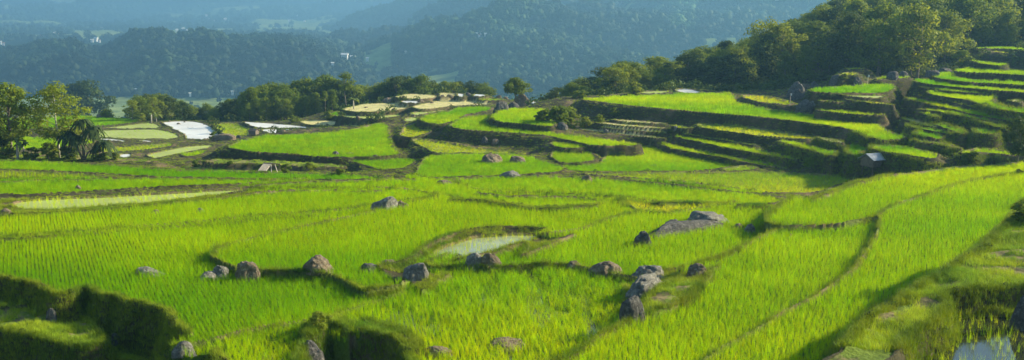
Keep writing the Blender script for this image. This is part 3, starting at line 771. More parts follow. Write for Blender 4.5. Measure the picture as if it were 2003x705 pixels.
# ------------------------------------------------------------------ trees
def crown_np(H, z0, rad, ncl, nl, leaf, seed, shape='round', gap=0.0, blob=.12):
    """leaf clumps spread through a lobed volume; returns verts, quads and clump centres"""
    g = np.random.default_rng(seed); C_ = []
    lob = g.uniform(0, 6.28, 3)
    while len(C_) < ncl:
        t = g.uniform(0, 1); a = g.uniform(0, 2 * math.pi)
        if shape == 'round': prof = math.sin(math.pi * (t * .86 + .12)) ** .7
        elif shape == 'tall': prof = (math.sin(math.pi * (t * .8 + .16)) ** .6) * (1 - .35 * t)
        elif shape == 'cone': prof = (1 - t) ** .75 + .06
        elif shape == 'umbrella': prof = math.sqrt(max(0, 1 - t * t)) if t > .12 else .85
        elif shape == 'airy': prof = math.sin(math.pi * (t * .8 + .15)) ** .8
        else: prof = .55 + .45 * math.sin(math.pi * t)
        lobe = 1 + .22 * math.sin(3 * a + lob[0] + t * 3) + .15 * math.sin(5 * a + lob[1] - t * 5)
        r = rad * prof * lobe * math.sqrt(g.uniform(.12 if shape != 'umbrella' else .02, 1))
        if gap and math.sin(a * 2 + lob[2] + t * 7) > 1 - gap: continue
        C_.append((r * math.cos(a), r * math.sin(a), z0 + (H - z0) * t * .93))
    C_ = np.array(C_); V = []
    for c in C_:
        n = int(nl * g.uniform(.6, 1.4)); p = g.normal(size=(n, 3)); p /= np.linalg.norm(p, axis=1)[:, None]
        br = blob * H * g.uniform(.65, 1.25)
        q = c + p * br * g.uniform(.5, 1, (n, 1)) * np.array([1, 1, .62])
        if shape == 'feather': q[:, 2] -= (np.linalg.norm(q[:, :2] - c[:2], axis=1)) * .7
        nr = p + np.array([0, 0, .5]) + g.normal(size=(n, 3)) * .5; nr /= np.linalg.norm(nr, axis=1)[:, None]
        a = np.cross(nr, g.normal(size=(n, 3))); a /= np.linalg.norm(a, axis=1)[:, None]; b = np.cross(nr, a)
        s = leaf * g.uniform(.6, 1.35, (n, 1))
        V.append(np.stack([q - a * s, q - b * s * .5, q + a * s, q + b * s * .5], 1).reshape(-1, 3))
    V = np.concatenate(V); return V, np.arange(len(V)).reshape(-1, 4), C_
def trunk_mb(H, z0, C_, r, seed, nb=12, lean=.03, multi=1):
    g = random.Random(seed); mb = MB()
    for k in range(multi):
        lx, ly = g.uniform(-lean, lean) * H, g.uniform(-lean, lean) * H
        ox, oy = (0, 0) if multi == 1 else (g.uniform(-.12, .12) * H, g.uniform(-.12, .12) * H)
        top = z0 + (H - z0) * .7
        P = [(ox, oy, -.5), (ox + lx * .3, oy + ly * .3, top * .3), (ox * 1.3 + lx, oy * 1.3 + ly, top * .65), (ox * 1.6 + lx * .8, oy * 1.6 + ly * .8, top)]
        rr = r if multi == 1 else r * .5
        mb.tube(P, [rr * 1.25, rr, rr * .7, rr * .25], 7)
    idx = g.sample(range(len(C_)), min(nb, len(C_)))
    for i in idx:
        c = C_[i]; z = max(.12 * H, min(c[2] * .75, z0 + (H - z0) * .5)); f = z / H
        mb.tube([(lx * f, ly * f, z), (c[0] * .5, c[1] * .5, (z + c[2]) / 2 + .02 * H), tuple(c)], [r * .38, r * .24, r * .08], 5)
    return mb
TP = {}
def tree_kind(key, shape, H, z0, rad, ncl, nl, leaf, lm, bm, r, blob=.12, gap=0, multi=1, nb=12, n=3):
    TP[key] = []
    for i in range(n):
        V, Fq, C_ = crown_np(H, z0, rad, ncl, nl, leaf, 100 * len(TP) + i, shape, gap, blob)
        cm = mesh_np(key + '_crown', V, Fq, lm); tm = trunk_mb(H, z0, C_, r, i, nb, multi=multi).mesh(key + '_trunk', bm, True)
        TP[key].append((cm, tm, H))
tree_kind('round', 'round', 10, 2.6, 3.3, 58, 78, .23, M_TREE, M_BARK, .17, .14)
tree_kind('dark', 'round', 10, 2.2, 3.5, 60, 78, .23, M_TREED, M_BARK, .17, .13)
tree_kind('tall', 'tall', 10, 1.8, 2.1, 60, 70, .20, M_TREE, M_BARK, .12, .11)
tree_kind('cone', 'cone', 10, 1.6, 2.6, 60, 66, .19, M_TREED, M_BARK, .12, .095)
tree_kind('airy', 'airy', 10, 3.0, 3.2, 62, 66, .18, M_TREEL, M_BARKL, .11, .11, gap=.2, nb=16)
tree_kind('light', 'round', 10, 2.0, 3.4, 58, 78, .21, M_TREEL, M_BARK, .15, .13)
tree_kind('thin', 'tall', 10, 5.5, 1.5, 22, 60, .19, M_TREE, M_BARK, .09, .10, nb=6)
tree_kind('umbrella', 'umbrella', 10, 5.3, 5.0, 80, 80, .34, M_TREE, M_BARK, .32, .15, n=1, nb=16)
tree_kind('feather', 'feather', 10, 1.2, 3.6, 110, 110, .17, M_TREEL, M_BARK, .12, .12, multi=7, n=2)
tree_kind('shrub', 'round', 2, .15, .95, 30, 60, .13, M_TREE, M_BARK, .05, .19)
tree_kind('lightshrub', 'round', 2, .15, .95, 30, 60, .12, M_TREEL, M_BARK, .05, .19)
def add_tree(kind, loc, H, label, group=None, cat='tree', lat=1.0, name=None, i=None):
    T = TP[kind]; cm, tm, H0 = T[random.randrange(len(T)) if i is None else i % len(T)]
    s = H / H0
    nm = name or ('shrub' if 'shrub' in kind else 'tree')
    e = empty(nm, loc, random.uniform(0, 6.28), (s * lat, s * lat, s)); tag(e, label, cat, group)
    link('crown', cm, e); link('trunk', tm, e); return e
def tree_px(kind, px, yb, yt, label, group=None, lat=1.0, d=None, **kw):
    if d is None: x, y, z = pick(px, yb, 60 if yb < 400 else 28)
    else: y = d; x = d * side(px, (yb + yt) / 2); z = ground(x, y)
    H = -slope(yt) * y - z
    return add_tree(kind, (x, y, z - .1), H * .97, label, group, lat=lat, **kw)

# left group by the palms
tree_px('round', 24, 308, 158, 'tall leafy tree at the far left edge beyond the paddies', lat=1.05, i=0)
tree_px('dark', -22, 310, 205, 'dark leafy tree cut by the left edge of the view')
tree_px('airy', 117, 310, 156, 'open yellow green tree with slim pale trunk beside the dark screw palm', lat=1.12, i=1)
tree_px('dark', 171, 222, 149, 'rounded dark green tree on bare trunks behind the yellow green tree', lat=1.0)
tree_px('dark', 143, 224, 156, 'smaller dark tree half hidden behind the yellow green tree', lat=.8)
tree_px('thin', 75, 268, 205, 'thin sparse tree standing between the two tall leafy left trees')
for px, yb, yt, kd, lb in [(8, 312, 268, 'shrub', 'green bush under the far left tall tree'), (62, 312, 285, 'shrub', 'low bush to the left of the slim pale trunk'),
                       (95, 311, 276, 'lightshrub', 'yellowish bush right beside the slim pale trunk'), (135, 312, 280, 'shrub', 'bush between the pale trunk and the screw palm'),
                       (196, 313, 287, 'shrub', 'dark low bush to the right of the screw palm'), (226, 314, 296, 'lightshrub', 'small bush near the little white pool'),
                       (208, 232, 212, 'lightshrub', 'round bush alone on the far left field edge'), (276, 238, 220, 'lightshrub', 'small bush in front of the first wood'),
                       (420, 274, 256, 'shrub', 'dark bush on the mound by the flooded paddy'), (500, 262, 248, 'lightshrub', 'bush growing over the small dark hut'),
                       (625, 640, 603, 'lightshrub', 'scrubby bush on top of the near earth bank'), (1062, 240, 208, 'shrub', 'dark bush at the edge of the tree terrace'),
                       (1092, 240, 200, 'shrub', 'tall dark bush above the brown terraces'), (1113, 238, 206, 'lightshrub', 'lighter bush above the brown terraces'),
                       (1118, 250, 228, 'lightshrub', 'low yellow bush at the left end of the brown terraces'), (1145, 250, 226, 'lightshrub', 'broad low yellow bush over the brown terraces'),
                       (1172, 240, 222, 'lightshrub', 'small yellow bush on the brown terrace bank'), (1203, 228, 208, 'shrub', 'bush under the edge of the great green terrace'),
                       (1897, 318, 290, 'shrub', 'leafy bush at the foot of the right terraces'), (1992, 345, 328, 'shrub', 'dark bush at the right edge on the rice slope'),
                       (645, 235, 214, 'shrub', 'dark bush on the pale terraces beside the second wood'), (575, 240, 224, 'shrub', 'round bush at the end of the second wood'),
                       (1127, 193, 176, 'lightshrub', 'light bushy sapling behind the great terrace corner'), (1140, 192, 174, 'lightshrub', 'taller light sapling behind the great terrace corner'),
                       (1240, 187, 158, 'lightshrub', 'pale green small tree at the edge of the hill wood'), (1590, 160, 140, 'shrub', 'dark bush behind the stones on the upper field'),
                       (1548, 168, 148, 'shrub', 'dark bush beside the large upper boulder'), (1650, 160, 142, 'shrub', 'bush below the shaded strips of field'),
                       (1880, 128, 96, 'lightshrub', 'bright bush at the top left end of the right terraces'), (560, 336, 318, 'shrub', 'bush on the bank behind the slatted shelter'),
                       (605, 336, 316, 'lightshrub', 'yellow green bush on the bank right of the shelter'), (665, 342, 325, 'shrub', 'bush at the right end of the shelter bank'),
                       (450, 330, 312, 'shrub', 'dark bush on the bank left of the shelter'), (385, 326, 310, 'shrub', 'dark bush at the left end of the shelter bank')]:
    tree_px(kd, px, yb, yt, lb, cat='bush', lat=1.25)
o = tree_px('dark', 1990, 318, 222, 'dark tree at the right edge below the terraces', lat=.9)
tree_px('shrub', 2014, 440, 384, 'dark bush at the right edge above the grassy bank', cat='bush', lat=1.3)
# first wood behind the flooded paddy
g1 = 'trees of the first wood behind the flooded paddies'
for px, yt, k in [(258, 192, 'light'), (272, 184, 'round'), (290, 179, 'dark'), (308, 178, 'round'), (326, 181, 'dark'), (342, 190, 'round'), (357, 196, 'dark'), (372, 202, 'round'),
               (388, 208, 'dark'), (404, 200, 'round'), (420, 208, 'light'), (436, 196, 'dark'), (450, 190, 'round'), (300, 186, 'light'), (335, 198, 'light'), (470, 205, 'light')]:
    tree_px(k, px, 239, yt, 'leafy tree in the low wood behind the flooded white paddy', g1, d=224 + random.uniform(-3, 16), lat=1.0)
g2 = 'trees of the second wood at the end of the ridge'
for px, yt, k, d in [(462, 190, 'dark', 222), (478, 176, 'tall', 216), (495, 166, 'round', 214), (510, 161, 'tall', 220), (526, 159, 'round', 222), (542, 158, 'tall', 216), (556, 162, 'round', 214),
               (570, 160, 'dark', 224), (585, 152, 'tall', 226), (598, 149, 'round', 224), (612, 150, 'light', 226), (626, 147, 'tall', 224), (641, 143, 'round', 226), (655, 148, 'tall', 224), (668, 152, 'dark', 222),
               (500, 185, 'tall', 207), (520, 188, 'light', 206), (540, 184, 'tall', 206), (560, 190, 'light', 206), (580, 186, 'tall', 207), (598, 184, 'round', 208), (618, 178, 'tall', 208), (636, 176, 'thin', 206),
               (650, 172, 'tall', 208), (684, 160, 'dark', 222), (697, 165, 'light', 222), (488, 200, 'light', 205), (548, 202, 'dark', 204)]:
    tree_px(k, px, 239, yt, 'tall tree in the dense second wood ending the ridge', g2, d=d + 10, lat=1.05 if k != 'tall' else 1.25)
tree_px('thin', 677, 214, 136, 'tall thin tree topping the right end of the second wood', d=214, lat=1.3)
g3 = 'trees behind the pale terraces'
for px, yt, k in [(706, 160, 'light'), (720, 168, 'light'), (735, 164, 'light'), (748, 158, 'light'), (762, 150, 'round'), (774, 147, 'dark'), (786, 143, 'dark'), (800, 150, 'tall'), (814, 150, 'round'), (830, 146, 'dark'), (846, 158, 'light'),
                  (872, 155, 'round'), (888, 156, 'light'), (898, 153, 'cone'), (912, 155, 'cone'), (924, 152, 'cone'), (936, 157, 'cone'), (947, 160, 'round'), (957, 165, 'cone')]:
    tree_px(k, px, 185, yt, 'tree in the broken row behind the pale terraces', g3, d=236 + random.uniform(-4, 6), lat=1.15)
tree_px('thin', 825, 185, 141, 'slim reddish topped tree rising from the row behind pale terraces', d=232, lat=1.4)
tree_px('umbrella', 1008, 209, 151, 'lone flat topped round tree on its rocky mound', i=0, lat=.98)
# wood on the right hill
tree_px('feather', 1512, 176, 26, 'great feathery light green bamboo tree at the edge of the hill wood', d=188, lat=1.05, i=0)
tree_px('feather', 1440, 178, 74, 'lower feathery tree in front of the great light bamboo tree', d=184, lat=1.1, i=1)
tree_px('tall', 1600, 132, 36, 'tall dense tree above the small peaked hut on the hill', d=192, lat=1.9)
tree_px('tall', 1668, 128, 60, 'pointed dense tree right of the tall one on the hill', d=194, lat=1.7)
tree_px('light', 1215, 186, 118, 'broad light green tree low on the left part of the hill wood', d=182, lat=1.25)
tree_px('round', 1742, 146, 42, 'spreading dark tree with pale trunk over the shaded rocks', d=190, lat=1.3)
tree_px('round', 1815, 132, 30, 'large spreading tree above the long rock by the terraces', d=193, lat=1.2)
tree_px('round', 1925, 96, -50, 'very tall leafy tree above the top terrace', d=200, lat=1.1)
g4 = 'trees of the wood on the right hill'
cnt = 0; placed = []
xs, ys = jgrid(165, 292, 5.9, .4, .38, margin=150)
hh, kk, _, _ = terrain(xs, ys)
order = np.argsort(ys)
for i in order:
    x, y = xs[i], ys[i]; u = CX + F * x / y
    if u < 1062 or kk[i] >= 0 or cnt >= 290: continue
    if y < np.interp(u, [1060, 1430, 1560, 1700, 1790, 1880, 2100], [174, 178, 176, 167, 168, 184, 191]): continue
    if y > np.interp(u, UK, DC) + 12: continue
    k = random.choice(['round', 'dark', 'round', 'dark', 'light', 'tall', 'round', 'cone', 'tall', 'light'])
    H = random.uniform(5.2, 9.6) * (1 + .25 * (u > 1600)); edge_f = np.interp(u, [1060, 1150, 1300, 1400, 1480], [.3, .55, .66, .82, 1])
    add_tree(k, (float(x), float(y), float(hh[i]) - .2), H * edge_f, 'leafy tree crowded among others in the wood on the right hill', g4, lat=1.1 if edge_f > .9 else 1.55); cnt += 1
print('hill trees', cnt)

# palms, bananas
def fronds(n, Lf, droop, wid, seed, zb=0, up=1.0, segs=6, leaflets=True):
    g = random.Random(seed); mb = MB()
    for i in range(n):
        a = i * 2.399 + g.uniform(-.2, .2); el = g.uniform(.25, 1.0) * up; Lq = Lf * g.uniform(.75, 1.1)
        P = []
        for s in range(segs + 1):
            t = s / segs; r = Lq * t * math.cos(el) * (1 - .1 * t); z = zb + Lq * (math.sin(el) * t - droop * t * t)
            P.append(Vector((r * math.cos(a), r * math.sin(a), z)))
        sd = Vector((-math.sin(a), math.cos(a), 0))
        if leaflets:
            for s in range(segs * 3):
                t = (s + 1) / (segs * 3 + 1); j = min(int(t * segs), segs - 1); p = P[j].lerp(P[j + 1], t * segs - j)
                for q in (-1, 1):
                    tip = p + sd * q * wid * math.sin(math.pi * min(1, t * .9 + .12)) + (P[j + 1] - P[j]) * .5 + Vector((0, 0, -wid * .35))
                    dlt = (P[j + 1] - P[j]).normalized() * wid * .13
                    mb.poly([p - dlt, tip, p + dlt])
        else:
            for s in range(segs):
                w0 = wid * math.sin(math.pi * min(1, s / segs * .85 + .12)); w1 = wid * math.sin(math.pi * min(1, (s + 1) / segs * .85 + .12)) if s < segs - 1 else .02
                mb.poly([P[s] - sd * w0, P[s] + sd * w0, P[s + 1] + sd * w1, P[s + 1] - sd * w1])
    return mb
M_FROND = leaf_mat('frond_leaf', (.03, .055, .02), (.07, .10, .03), .2, 'OBJ')
M_BANANA = leaf_mat('banana_leaf', (.13, .19, .04), (.22, .28, .07), .35, 'OBJ')
x, y, z = pick(160, 312, 60)
e = empty('screw_palm', (x, y, z)); tag(e, 'dark screw palm with drooping leaf heads on forked pale stems', 'palm')
t = MB(); heads = [(-1.4, 0, 2.6), (.3, .3, 3.9), (1.5, -.2, 3.2), (2.4, 0, 1.6), (-.4, -.4, 2.2)]
for hx, hy, hz in heads: t.tube([(.2, 0, -.3), (hx * .3, hy, hz * .45), (hx, hy, hz)], [.13, .09, .07], 6)
t.build('trunk', M_BARK, e, True)
for j, (hx, hy, hz) in enumerate(heads):
    fr = fronds(52, 2.3, 1.05, .16, j, 0, 1.2, 6, False).build('leaves', M_FROND, e); fr.location = (hx, hy, hz)
def banana(px, py, s, label):
    x, y, z = pick(px, py, 60); e = empty('banana_plant', (x, y, z), random.uniform(0, 6), s); tag(e, label, 'banana plant', 'banana plants by the fields')
    MB_ = MB(); MB_.tube([(0, 0, -.2), (.05, 0, 1.1), (.1, 0, 1.7)], [.14, .11, .06], 7); MB_.build('stem', M_BARKL, e, True)
    fronds(9, 1.9, .75, .27, int(px), 1.6, 1.3, 6, False).build('leaves', M_BANANA, e)
banana(35, 312, 1.15, 'banana plant with a bright folded leaf at far left'); banana(48, 311, .9, 'smaller banana plant beside the bright leaved one')
banana(296, 240, 1.1, 'banana plant at the corner of the white paddy by the wood'); banana(306, 240, .9, 'second banana plant by the white paddy corner')
banana(692, 214, 1.0, 'banana plant at the edge of the pale terraces'); banana(735, 199, 1.2, 'banana plant below the light trees on the ridge')
banana(722, 201, 1.0, 'banana plant just left of another below the ridge trees')
# ------------------------------------------------------------------ rocks
import bmesh
_b = bmesh.new(); bmesh.ops.create_icosphere(_b, subdivisions=5, radius=1)
_b.verts.ensure_lookup_table(); ICO = np.array([v.co[:] for v in _b.verts]); ICOF = np.array([[v.index for v in f.verts] for f in _b.faces]); _b.free()
def n3(p, s, sd, o=3):
    return (fbm(p[:, 0] * s + sd, p[:, 1] * s, sd, o) + fbm(p[:, 1] * s, p[:, 2] * s + sd, sd + 5, o) + fbm(p[:, 2] * s + sd, p[:, 0] * s, sd + 9, o)) / 1.7
def rock_mesh(seed, w, dp, h, blocky=.6, rough=1.0):
    g = np.random.default_rng(seed); p = ICO.copy()
    p = p * (1 + .22 * n3(p, 1.3, seed % 97, 3))[:, None]
    for k in range(16):
        n = g.normal(size=3); n[2] = abs(n[2]) * .8 + .05; n /= np.linalg.norm(n); c = g.uniform(.5, .85)
        dt = p @ n; over = np.maximum(dt - c, 0); p = p - n[None, :] * (over * blocky)[:, None]
    p = p * (1 + rough * (.16 * n3(p, 2.6, seed % 89 + 3, 4) - .10 * np.clip(.12 - np.abs(n3(p, 2.2, seed % 71 + 13, 3)), 0, 1) / .12 + .06 * n3(p, 9, seed % 83 + 7, 3)))[:, None]
    p[:, 0] *= w / 2 / np.abs(p[:, 0]).max(); p[:, 1] *= dp / 2 / np.abs(p[:, 1]).max()
    zt = p[:, 2].max(); p[:, 2] = np.where(p[:, 2] > 0, (np.clip(p[:, 2], 0, 9) / zt) ** .72 * h, p[:, 2] * .35 * h)
    return mesh_np('rock', p, ICOF, None, True)
def rock(px, yb, wpx, hpx, label, m=None, lift=.33, seed=None, dr=.75, rz=None, blocky=.6, d=None, group=None):
    if d is None:
        n = 1200; dd = 28 * (330 / 28) ** (np.arange(n) / (n - 1.0)); X_ = dd * side(px, yb); zr = -dd * slope(yb)
        hh, kk_, _, _ = terrain(X_, dd); b = np.nonzero(hh + lift * (kk_ == 0) >= zr)[0]; i = b[0] if len(b) else n - 1
        x, y, z = float(X_[i]), float(dd[i]), float(hh[i])
    else: y = d; x = float(d * side(px, yb)); z = ground(x, y)
    k_ = terrain(np.array([x]), np.array([y - .3]))[1][0]
    w = wpx * y / F * 1.06; dp = w * dr; inrice = k_ in (KINDS.index('L'), KINDS.index('N')) and d is None
    h = max(hpx * y / F - dp * .4 * float(slope(yb)), .12 * w) + (lift * .7 if inrice else .03); y2 = y + dp * .4
    sd = seed if seed is not None else int(px * 7 + yb)
    me = rock_mesh(sd, w, dp, h, blocky); me.materials.append(m or M_ROCK)
    o = link('rock', me, None, (x * y2 / y, y2, z - .05)); o.rotation_euler = (0, 0, rz if rz is not None else random.uniform(-.25, .25))
    tag(o, label, 'rock', group); return o
def outcrop(p1, p2, thick, hpx, label, m=None, lift=.3, seed=1):
    a = pick(*p1, 28); b = pick(*p2, 28); x, y = (a[0] + b[0]) / 2, (a[1] + b[1]) / 2; L_ = math.hypot(b[0] - a[0], b[1] - a[1])
    me = rock_mesh(seed, L_ * 1.05, thick, hpx * y / F + lift, .55, 1.3); me.materials.append(m or M_ROCK)
    o = link('rock', me, None, (x, y, ground(x, y) - .05)); o.rotation_euler = (0, 0, math.atan2(b[1] - a[1], b[0] - a[0])); tag(o, label, 'rock'); return o
outcrop((1243, 472), (1420, 440), 1.7, 17, 'long low ridge of bare dark rock right of the middle', M_ROCKD, .25, 5)
outcrop((1330, 441), (1432, 436), 2.2, 20, 'rounded grey hump topping the long rock ridge', M_ROCK, .25, 8)
outcrop((1228, 545), (1300, 538), 1.5, 22, 'long grey slab forming the top of the big jagged outcrop', M_ROCK, .2, 11)
outcrop((1226, 600), (1298, 556), 1.6, 34, 'jagged leaning boulder in the middle of the big outcrop', M_ROCK, .25, 21)
RK = [
 (1258, 472, 40, 26, 'dark jagged block at the lower left end of the long rock ridge', M_ROCKD), (1316, 446, 44, 22, 'dark hump in the middle of the long rock ridge', M_ROCKD),
 (1262, 583, 62, 42, 'pale grey boulder in the middle of the big outcrop', None), (1292, 548, 30, 16, 'small pale top stone at the right end of the big outcrop', None),
 (287, 531, 74, 14, 'long low grey rock lying alone in the rice on the left', None), (405, 540, 46, 14, 'flat left half of the pale rock pair left of the path', None),
 (432, 536, 38, 24, 'pale grey rock next to the cracked brown boulder', None), (488, 540, 57, 38, 'cracked brown and grey boulder on the bund corner', M_ROCKB),
 (622, 540, 62, 27, 'rounded grey boulder on the middle bund', M_ROCKB), (722, 523, 40, 14, 'low dark rock behind the shadowed hollow', M_ROCKD), (762, 505, 34, 8, 'sliver of brown rock just above the shadowed hollow', M_ROCKB),
 (812, 551, 54, 40, 'tilted grey boulder below the small pond', None), (925, 533, 48, 33, 'left half of the grey twin boulder below the pond', None), (958, 534, 52, 28, 'speckled right half of the twin boulder below the pond', M_ROCKB),
 (1124, 526, 34, 9, 'flat brown stone in the rice left of the dark rock', M_ROCKB), (1187, 541, 76, 24, 'wide dark brown rock in the middle rice', M_ROCKB),
   (1238, 614, 56, 46, 'dark jagged lower rock of the big outcrop', M_ROCKD),
 (1362, 540, 44, 27, 'round rock beside the footpath bund', M_ROCKB), (754, 404, 58, 23, 'big grey boulder alone in the middle rice', None), (784, 400, 32, 12, 'brown tail of the lone middle boulder', M_ROCKB),
 (965, 319, 50, 20, 'squat grey brown boulder, larger of the centre pair', M_ROCKB), (1012, 320, 36, 16, 'rounder boulder, smaller of the centre pair', M_ROCKB), (998, 344, 50, 10, 'flat rock just in front of the centre pair', None),
 (1147, 352, 24, 13, 'small pointed rock right of centre in the rice', M_ROCKB), (872, 357, 46, 7, 'flat brown slab where three bunds meet', M_ROCKB),
   
 (1443, 439, 28, 7, 'flat stone between the long outcrop and the small boulder', M_ROCKB), (1468, 448, 27, 16, 'small grey boulder by the dark bank', None),
 (152, 367, 17, 8, 'small dark stone in the far left field', M_ROCKB), (12, 413, 28, 10, 'flat rock at the left edge by the pale plot', M_ROCKB), (304, 411, 22, 5, 'tiny flat stone on the left field bund', M_ROCKB),
 (392, 409, 20, 6, 'tiny pale stone on the left field bund', None), (658, 303, 18, 9, 'small dark rock in the wide green field', M_ROCKD), (735, 304, 14, 4, 'tiny flat stone right of the small dark rock', M_ROCKB), (682, 301, 24, 3, 'thin flat stone right next to the small dark rock', M_ROCKB),
 (360, 706, 54, 34, 'blue grey boulder at the bottom edge under the earth bank', None), (100, 629, 26, 28, 'grey rock in the shaded hollow at lower left', M_ROCKD), (232, 672, 34, 20, 'dark rock at the foot of the left earth bank', M_ROCKD),
 (606, 712, 66, 50, 'dark rock under the near earth bank', M_ROCKD), (858, 704, 80, 18, 'reddish brown rock at the bottom edge in the rice', M_ROCKB), (985, 690, 88, 10, 'long flat grassy stone near the bottom edge', M_ROCKB),
 (2004, 668, 62, 108, 'large dark boulder cut by the right edge beside the pond', M_ROCKD),
 (1574, 222, 42, 28, 'dome shaped grey boulder, larger front part, on the great terrace', M_ROCKD), (1590, 214, 22, 16, 'lighter right side lump of the dome shaped boulder', None),
 (1556, 196, 46, 36, 'large steep boulder with a sunlit pink slope', M_ROCKD), (1576, 174, 26, 10, 'sunlit reddish slab behind the steep boulder', M_ROCKB), (1592, 173, 18, 14, 'small dark rock at the left of the upper field', M_ROCKD),
 (1634, 168, 26, 20, 'square dark rock standing on the upper field', M_ROCKD), (1632, 175, 22, 6, 'flat slab lying before the square dark rock', M_ROCKB), (1677, 170, 18, 20, 'dark peaked rock right of the square one', M_ROCKD),
 (1668, 172, 14, 8, 'small stone left of the peaked dark rock', M_ROCKD), (1684, 174, 18, 7, 'small stone right of the peaked dark rock', M_ROCKD), (1743, 158, 28, 16, 'grey rock in shade at the corner of the upper field', M_ROCKD),
 (1766, 152, 22, 14, 'second grey rock in shade by the upper field corner', M_ROCKD), (1822, 149, 30, 11, 'left block of the long grey rock above the terraces', M_ROCKD), (1846, 144, 38, 12, 'right block of the long grey rock above the terraces', M_ROCKD),
 (983, 218, 38, 20, 'dark rounded rock left of the lone round tree', M_ROCKD), (1004, 212, 26, 12, 'rock directly beneath the lone round tree', M_ROCKD), (1022, 209, 32, 26, 'brown rock right of the lone round tree', M_ROCKB),
 (760, 201, 34, 9, 'brown rock mound on the pale ridge by the white plot', M_ROCKB), (948, 282, 18, 14, 'stone set in the bank below the curved terraces', M_ROCKD), (970, 284, 18, 12, 'lighter stone set in the bank below the curved terraces', M_ROCKB),
 (1070, 240, 14, 9, 'small rock beside the dark terrace bush', None), (1100, 256, 22, 16, 'grey rock at the left foot of the brown terraces', M_ROCKD), (1185, 262, 12, 7, 'pale stone on the lower brown terrace', None), (1322, 258, 10, 9, 'pale stone between brown and green terraces', None),
 (332, 241, 8, 4, 'small mound at the left of the white paddy', M_ROCKB), (349, 247, 12, 7, 'largest mound standing in the white paddy', M_ROCKB), (361, 243, 8, 6, 'mound right of the largest in the white paddy', M_ROCKB), (350, 253, 7, 4, 'lowest left mound in the white paddy', M_ROCKB),
 (368, 253, 8, 4, 'mound near the middle of the white paddy', M_ROCKB), (377, 253, 8, 4, 'mound with grass right of the middle of the white paddy', M_ROCKB), (375, 266, 5, 3, 'tiny mound low in the white paddy', M_ROCKB), (401, 246, 9, 3, 'flat mound at the right of the white paddy', M_ROCKB),
 (440, 275, 52, 14, 'brown earthy rock mound at the lower corner of the white paddy', M_ROCKB), (467, 271, 12, 7, 'small dark boulder left of the little hut', M_ROCKD), (479, 277, 16, 5, 'low dark stone on the slope before the little hut', M_ROCKD),
 (553, 258, 12, 4, 'stone standing in the second white paddy', M_ROCKB), (1276, 325, 26, 4, 'ring of pale stones around a spring in the green terrace', None), (197, 232, 20, 10, 'brown rock on the far left field edge', M_ROCKB),
 (915, 189, 15, 8, 'dark mound between two white plots on the ridge', M_ROCKD), (880, 194, 14, 5, 'small brown mound on the upper pale terraces', M_ROCKB), (823, 199, 14, 6, 'brown mound beside the small white plot', M_ROCKB), (738, 233, 12, 6, 'brown stone low on the pale terraces', M_ROCKB)]
for px, yb, w, h_, lb, m_ in RK:
    rock(px, yb, w, h_, lb, m_, lift=.33 if yb > 340 else (.15 if yb > 290 else .05))
for px, yb, w, h_ in [(640, 246, 10, 4), (700, 236, 9, 4), (668, 212, 10, 4), (770, 222, 12, 4), (808, 230, 11, 5), (790, 196, 9, 4), (866, 190, 9, 4), (930, 197, 10, 3), (975, 192, 12, 6), (990, 194, 12, 5), (1012, 195, 8, 4), (845, 203, 9, 3), (905, 200, 9, 3), (716, 212, 10, 3)]:
    rock(px, yb, w, h_, 'small brown stone mound scattered on the pale terraces', M_ROCKB, lift=.05, group='stone mounds on the pale terraces')
# ------------------------------------------------------------------ huts, shelter, poles, far houses
M_WOOD = plain_mat('old_wood', (.10, .08, .06), (.22, .17, .12), 8); M_TIN = plain_mat('grey_tin', (.26, .27, .29), (.48, .49, .50), 4, .45)
M_THATCH = plain_mat('dark_thatch', (.07, .06, .05), (.16, .13, .10), 9); M_SLAT = plain_mat('pale_slat', (.42, .34, .27), (.62, .55, .47), 6)
M_WALL = plain_mat('white_wall', (.62, .60, .56), (.82, .80, .76), .6); M_RED = plain_mat('rust_roof', (.30, .13, .08), (.42, .22, .15), .6); M_WHITE = plain_mat('white_cloth', (.75, .75, .75), (.85, .85, .85), 3)
def corrugated(w, l, amp, n=26):   # sheet along x, falling along y from 0 to -l
    V = []; Fs = []
    for i in range(n + 1):
        x = -w / 2 + w * i / n; z = amp * (i % 2)
        V += [(x, 0, z), (x, -l, z)]
    for i in range(n): Fs.append((2 * i, 2 * i + 1, 2 * i + 3, 2 * i + 2))
    m = MB(); m.v = V + [(a, b, c - .03) for a, b, c in V]; k = len(V)
    m.f = Fs + [tuple(k + q for q in f)[::-1] for f in Fs]
    m.f += [(0, 2 * n * 0 + k, k + 1, 1), (2 * n, 2 * n + 1, k + 2 * n + 1, k + 2 * n)]
    for i in range(n): m.f += [(2 * i, 2 * i + 2, k + 2 * i + 2, k + 2 * i), (2 * i + 1, k + 2 * i + 1, k + 2 * i + 3, 2 * i + 3)]
    return m
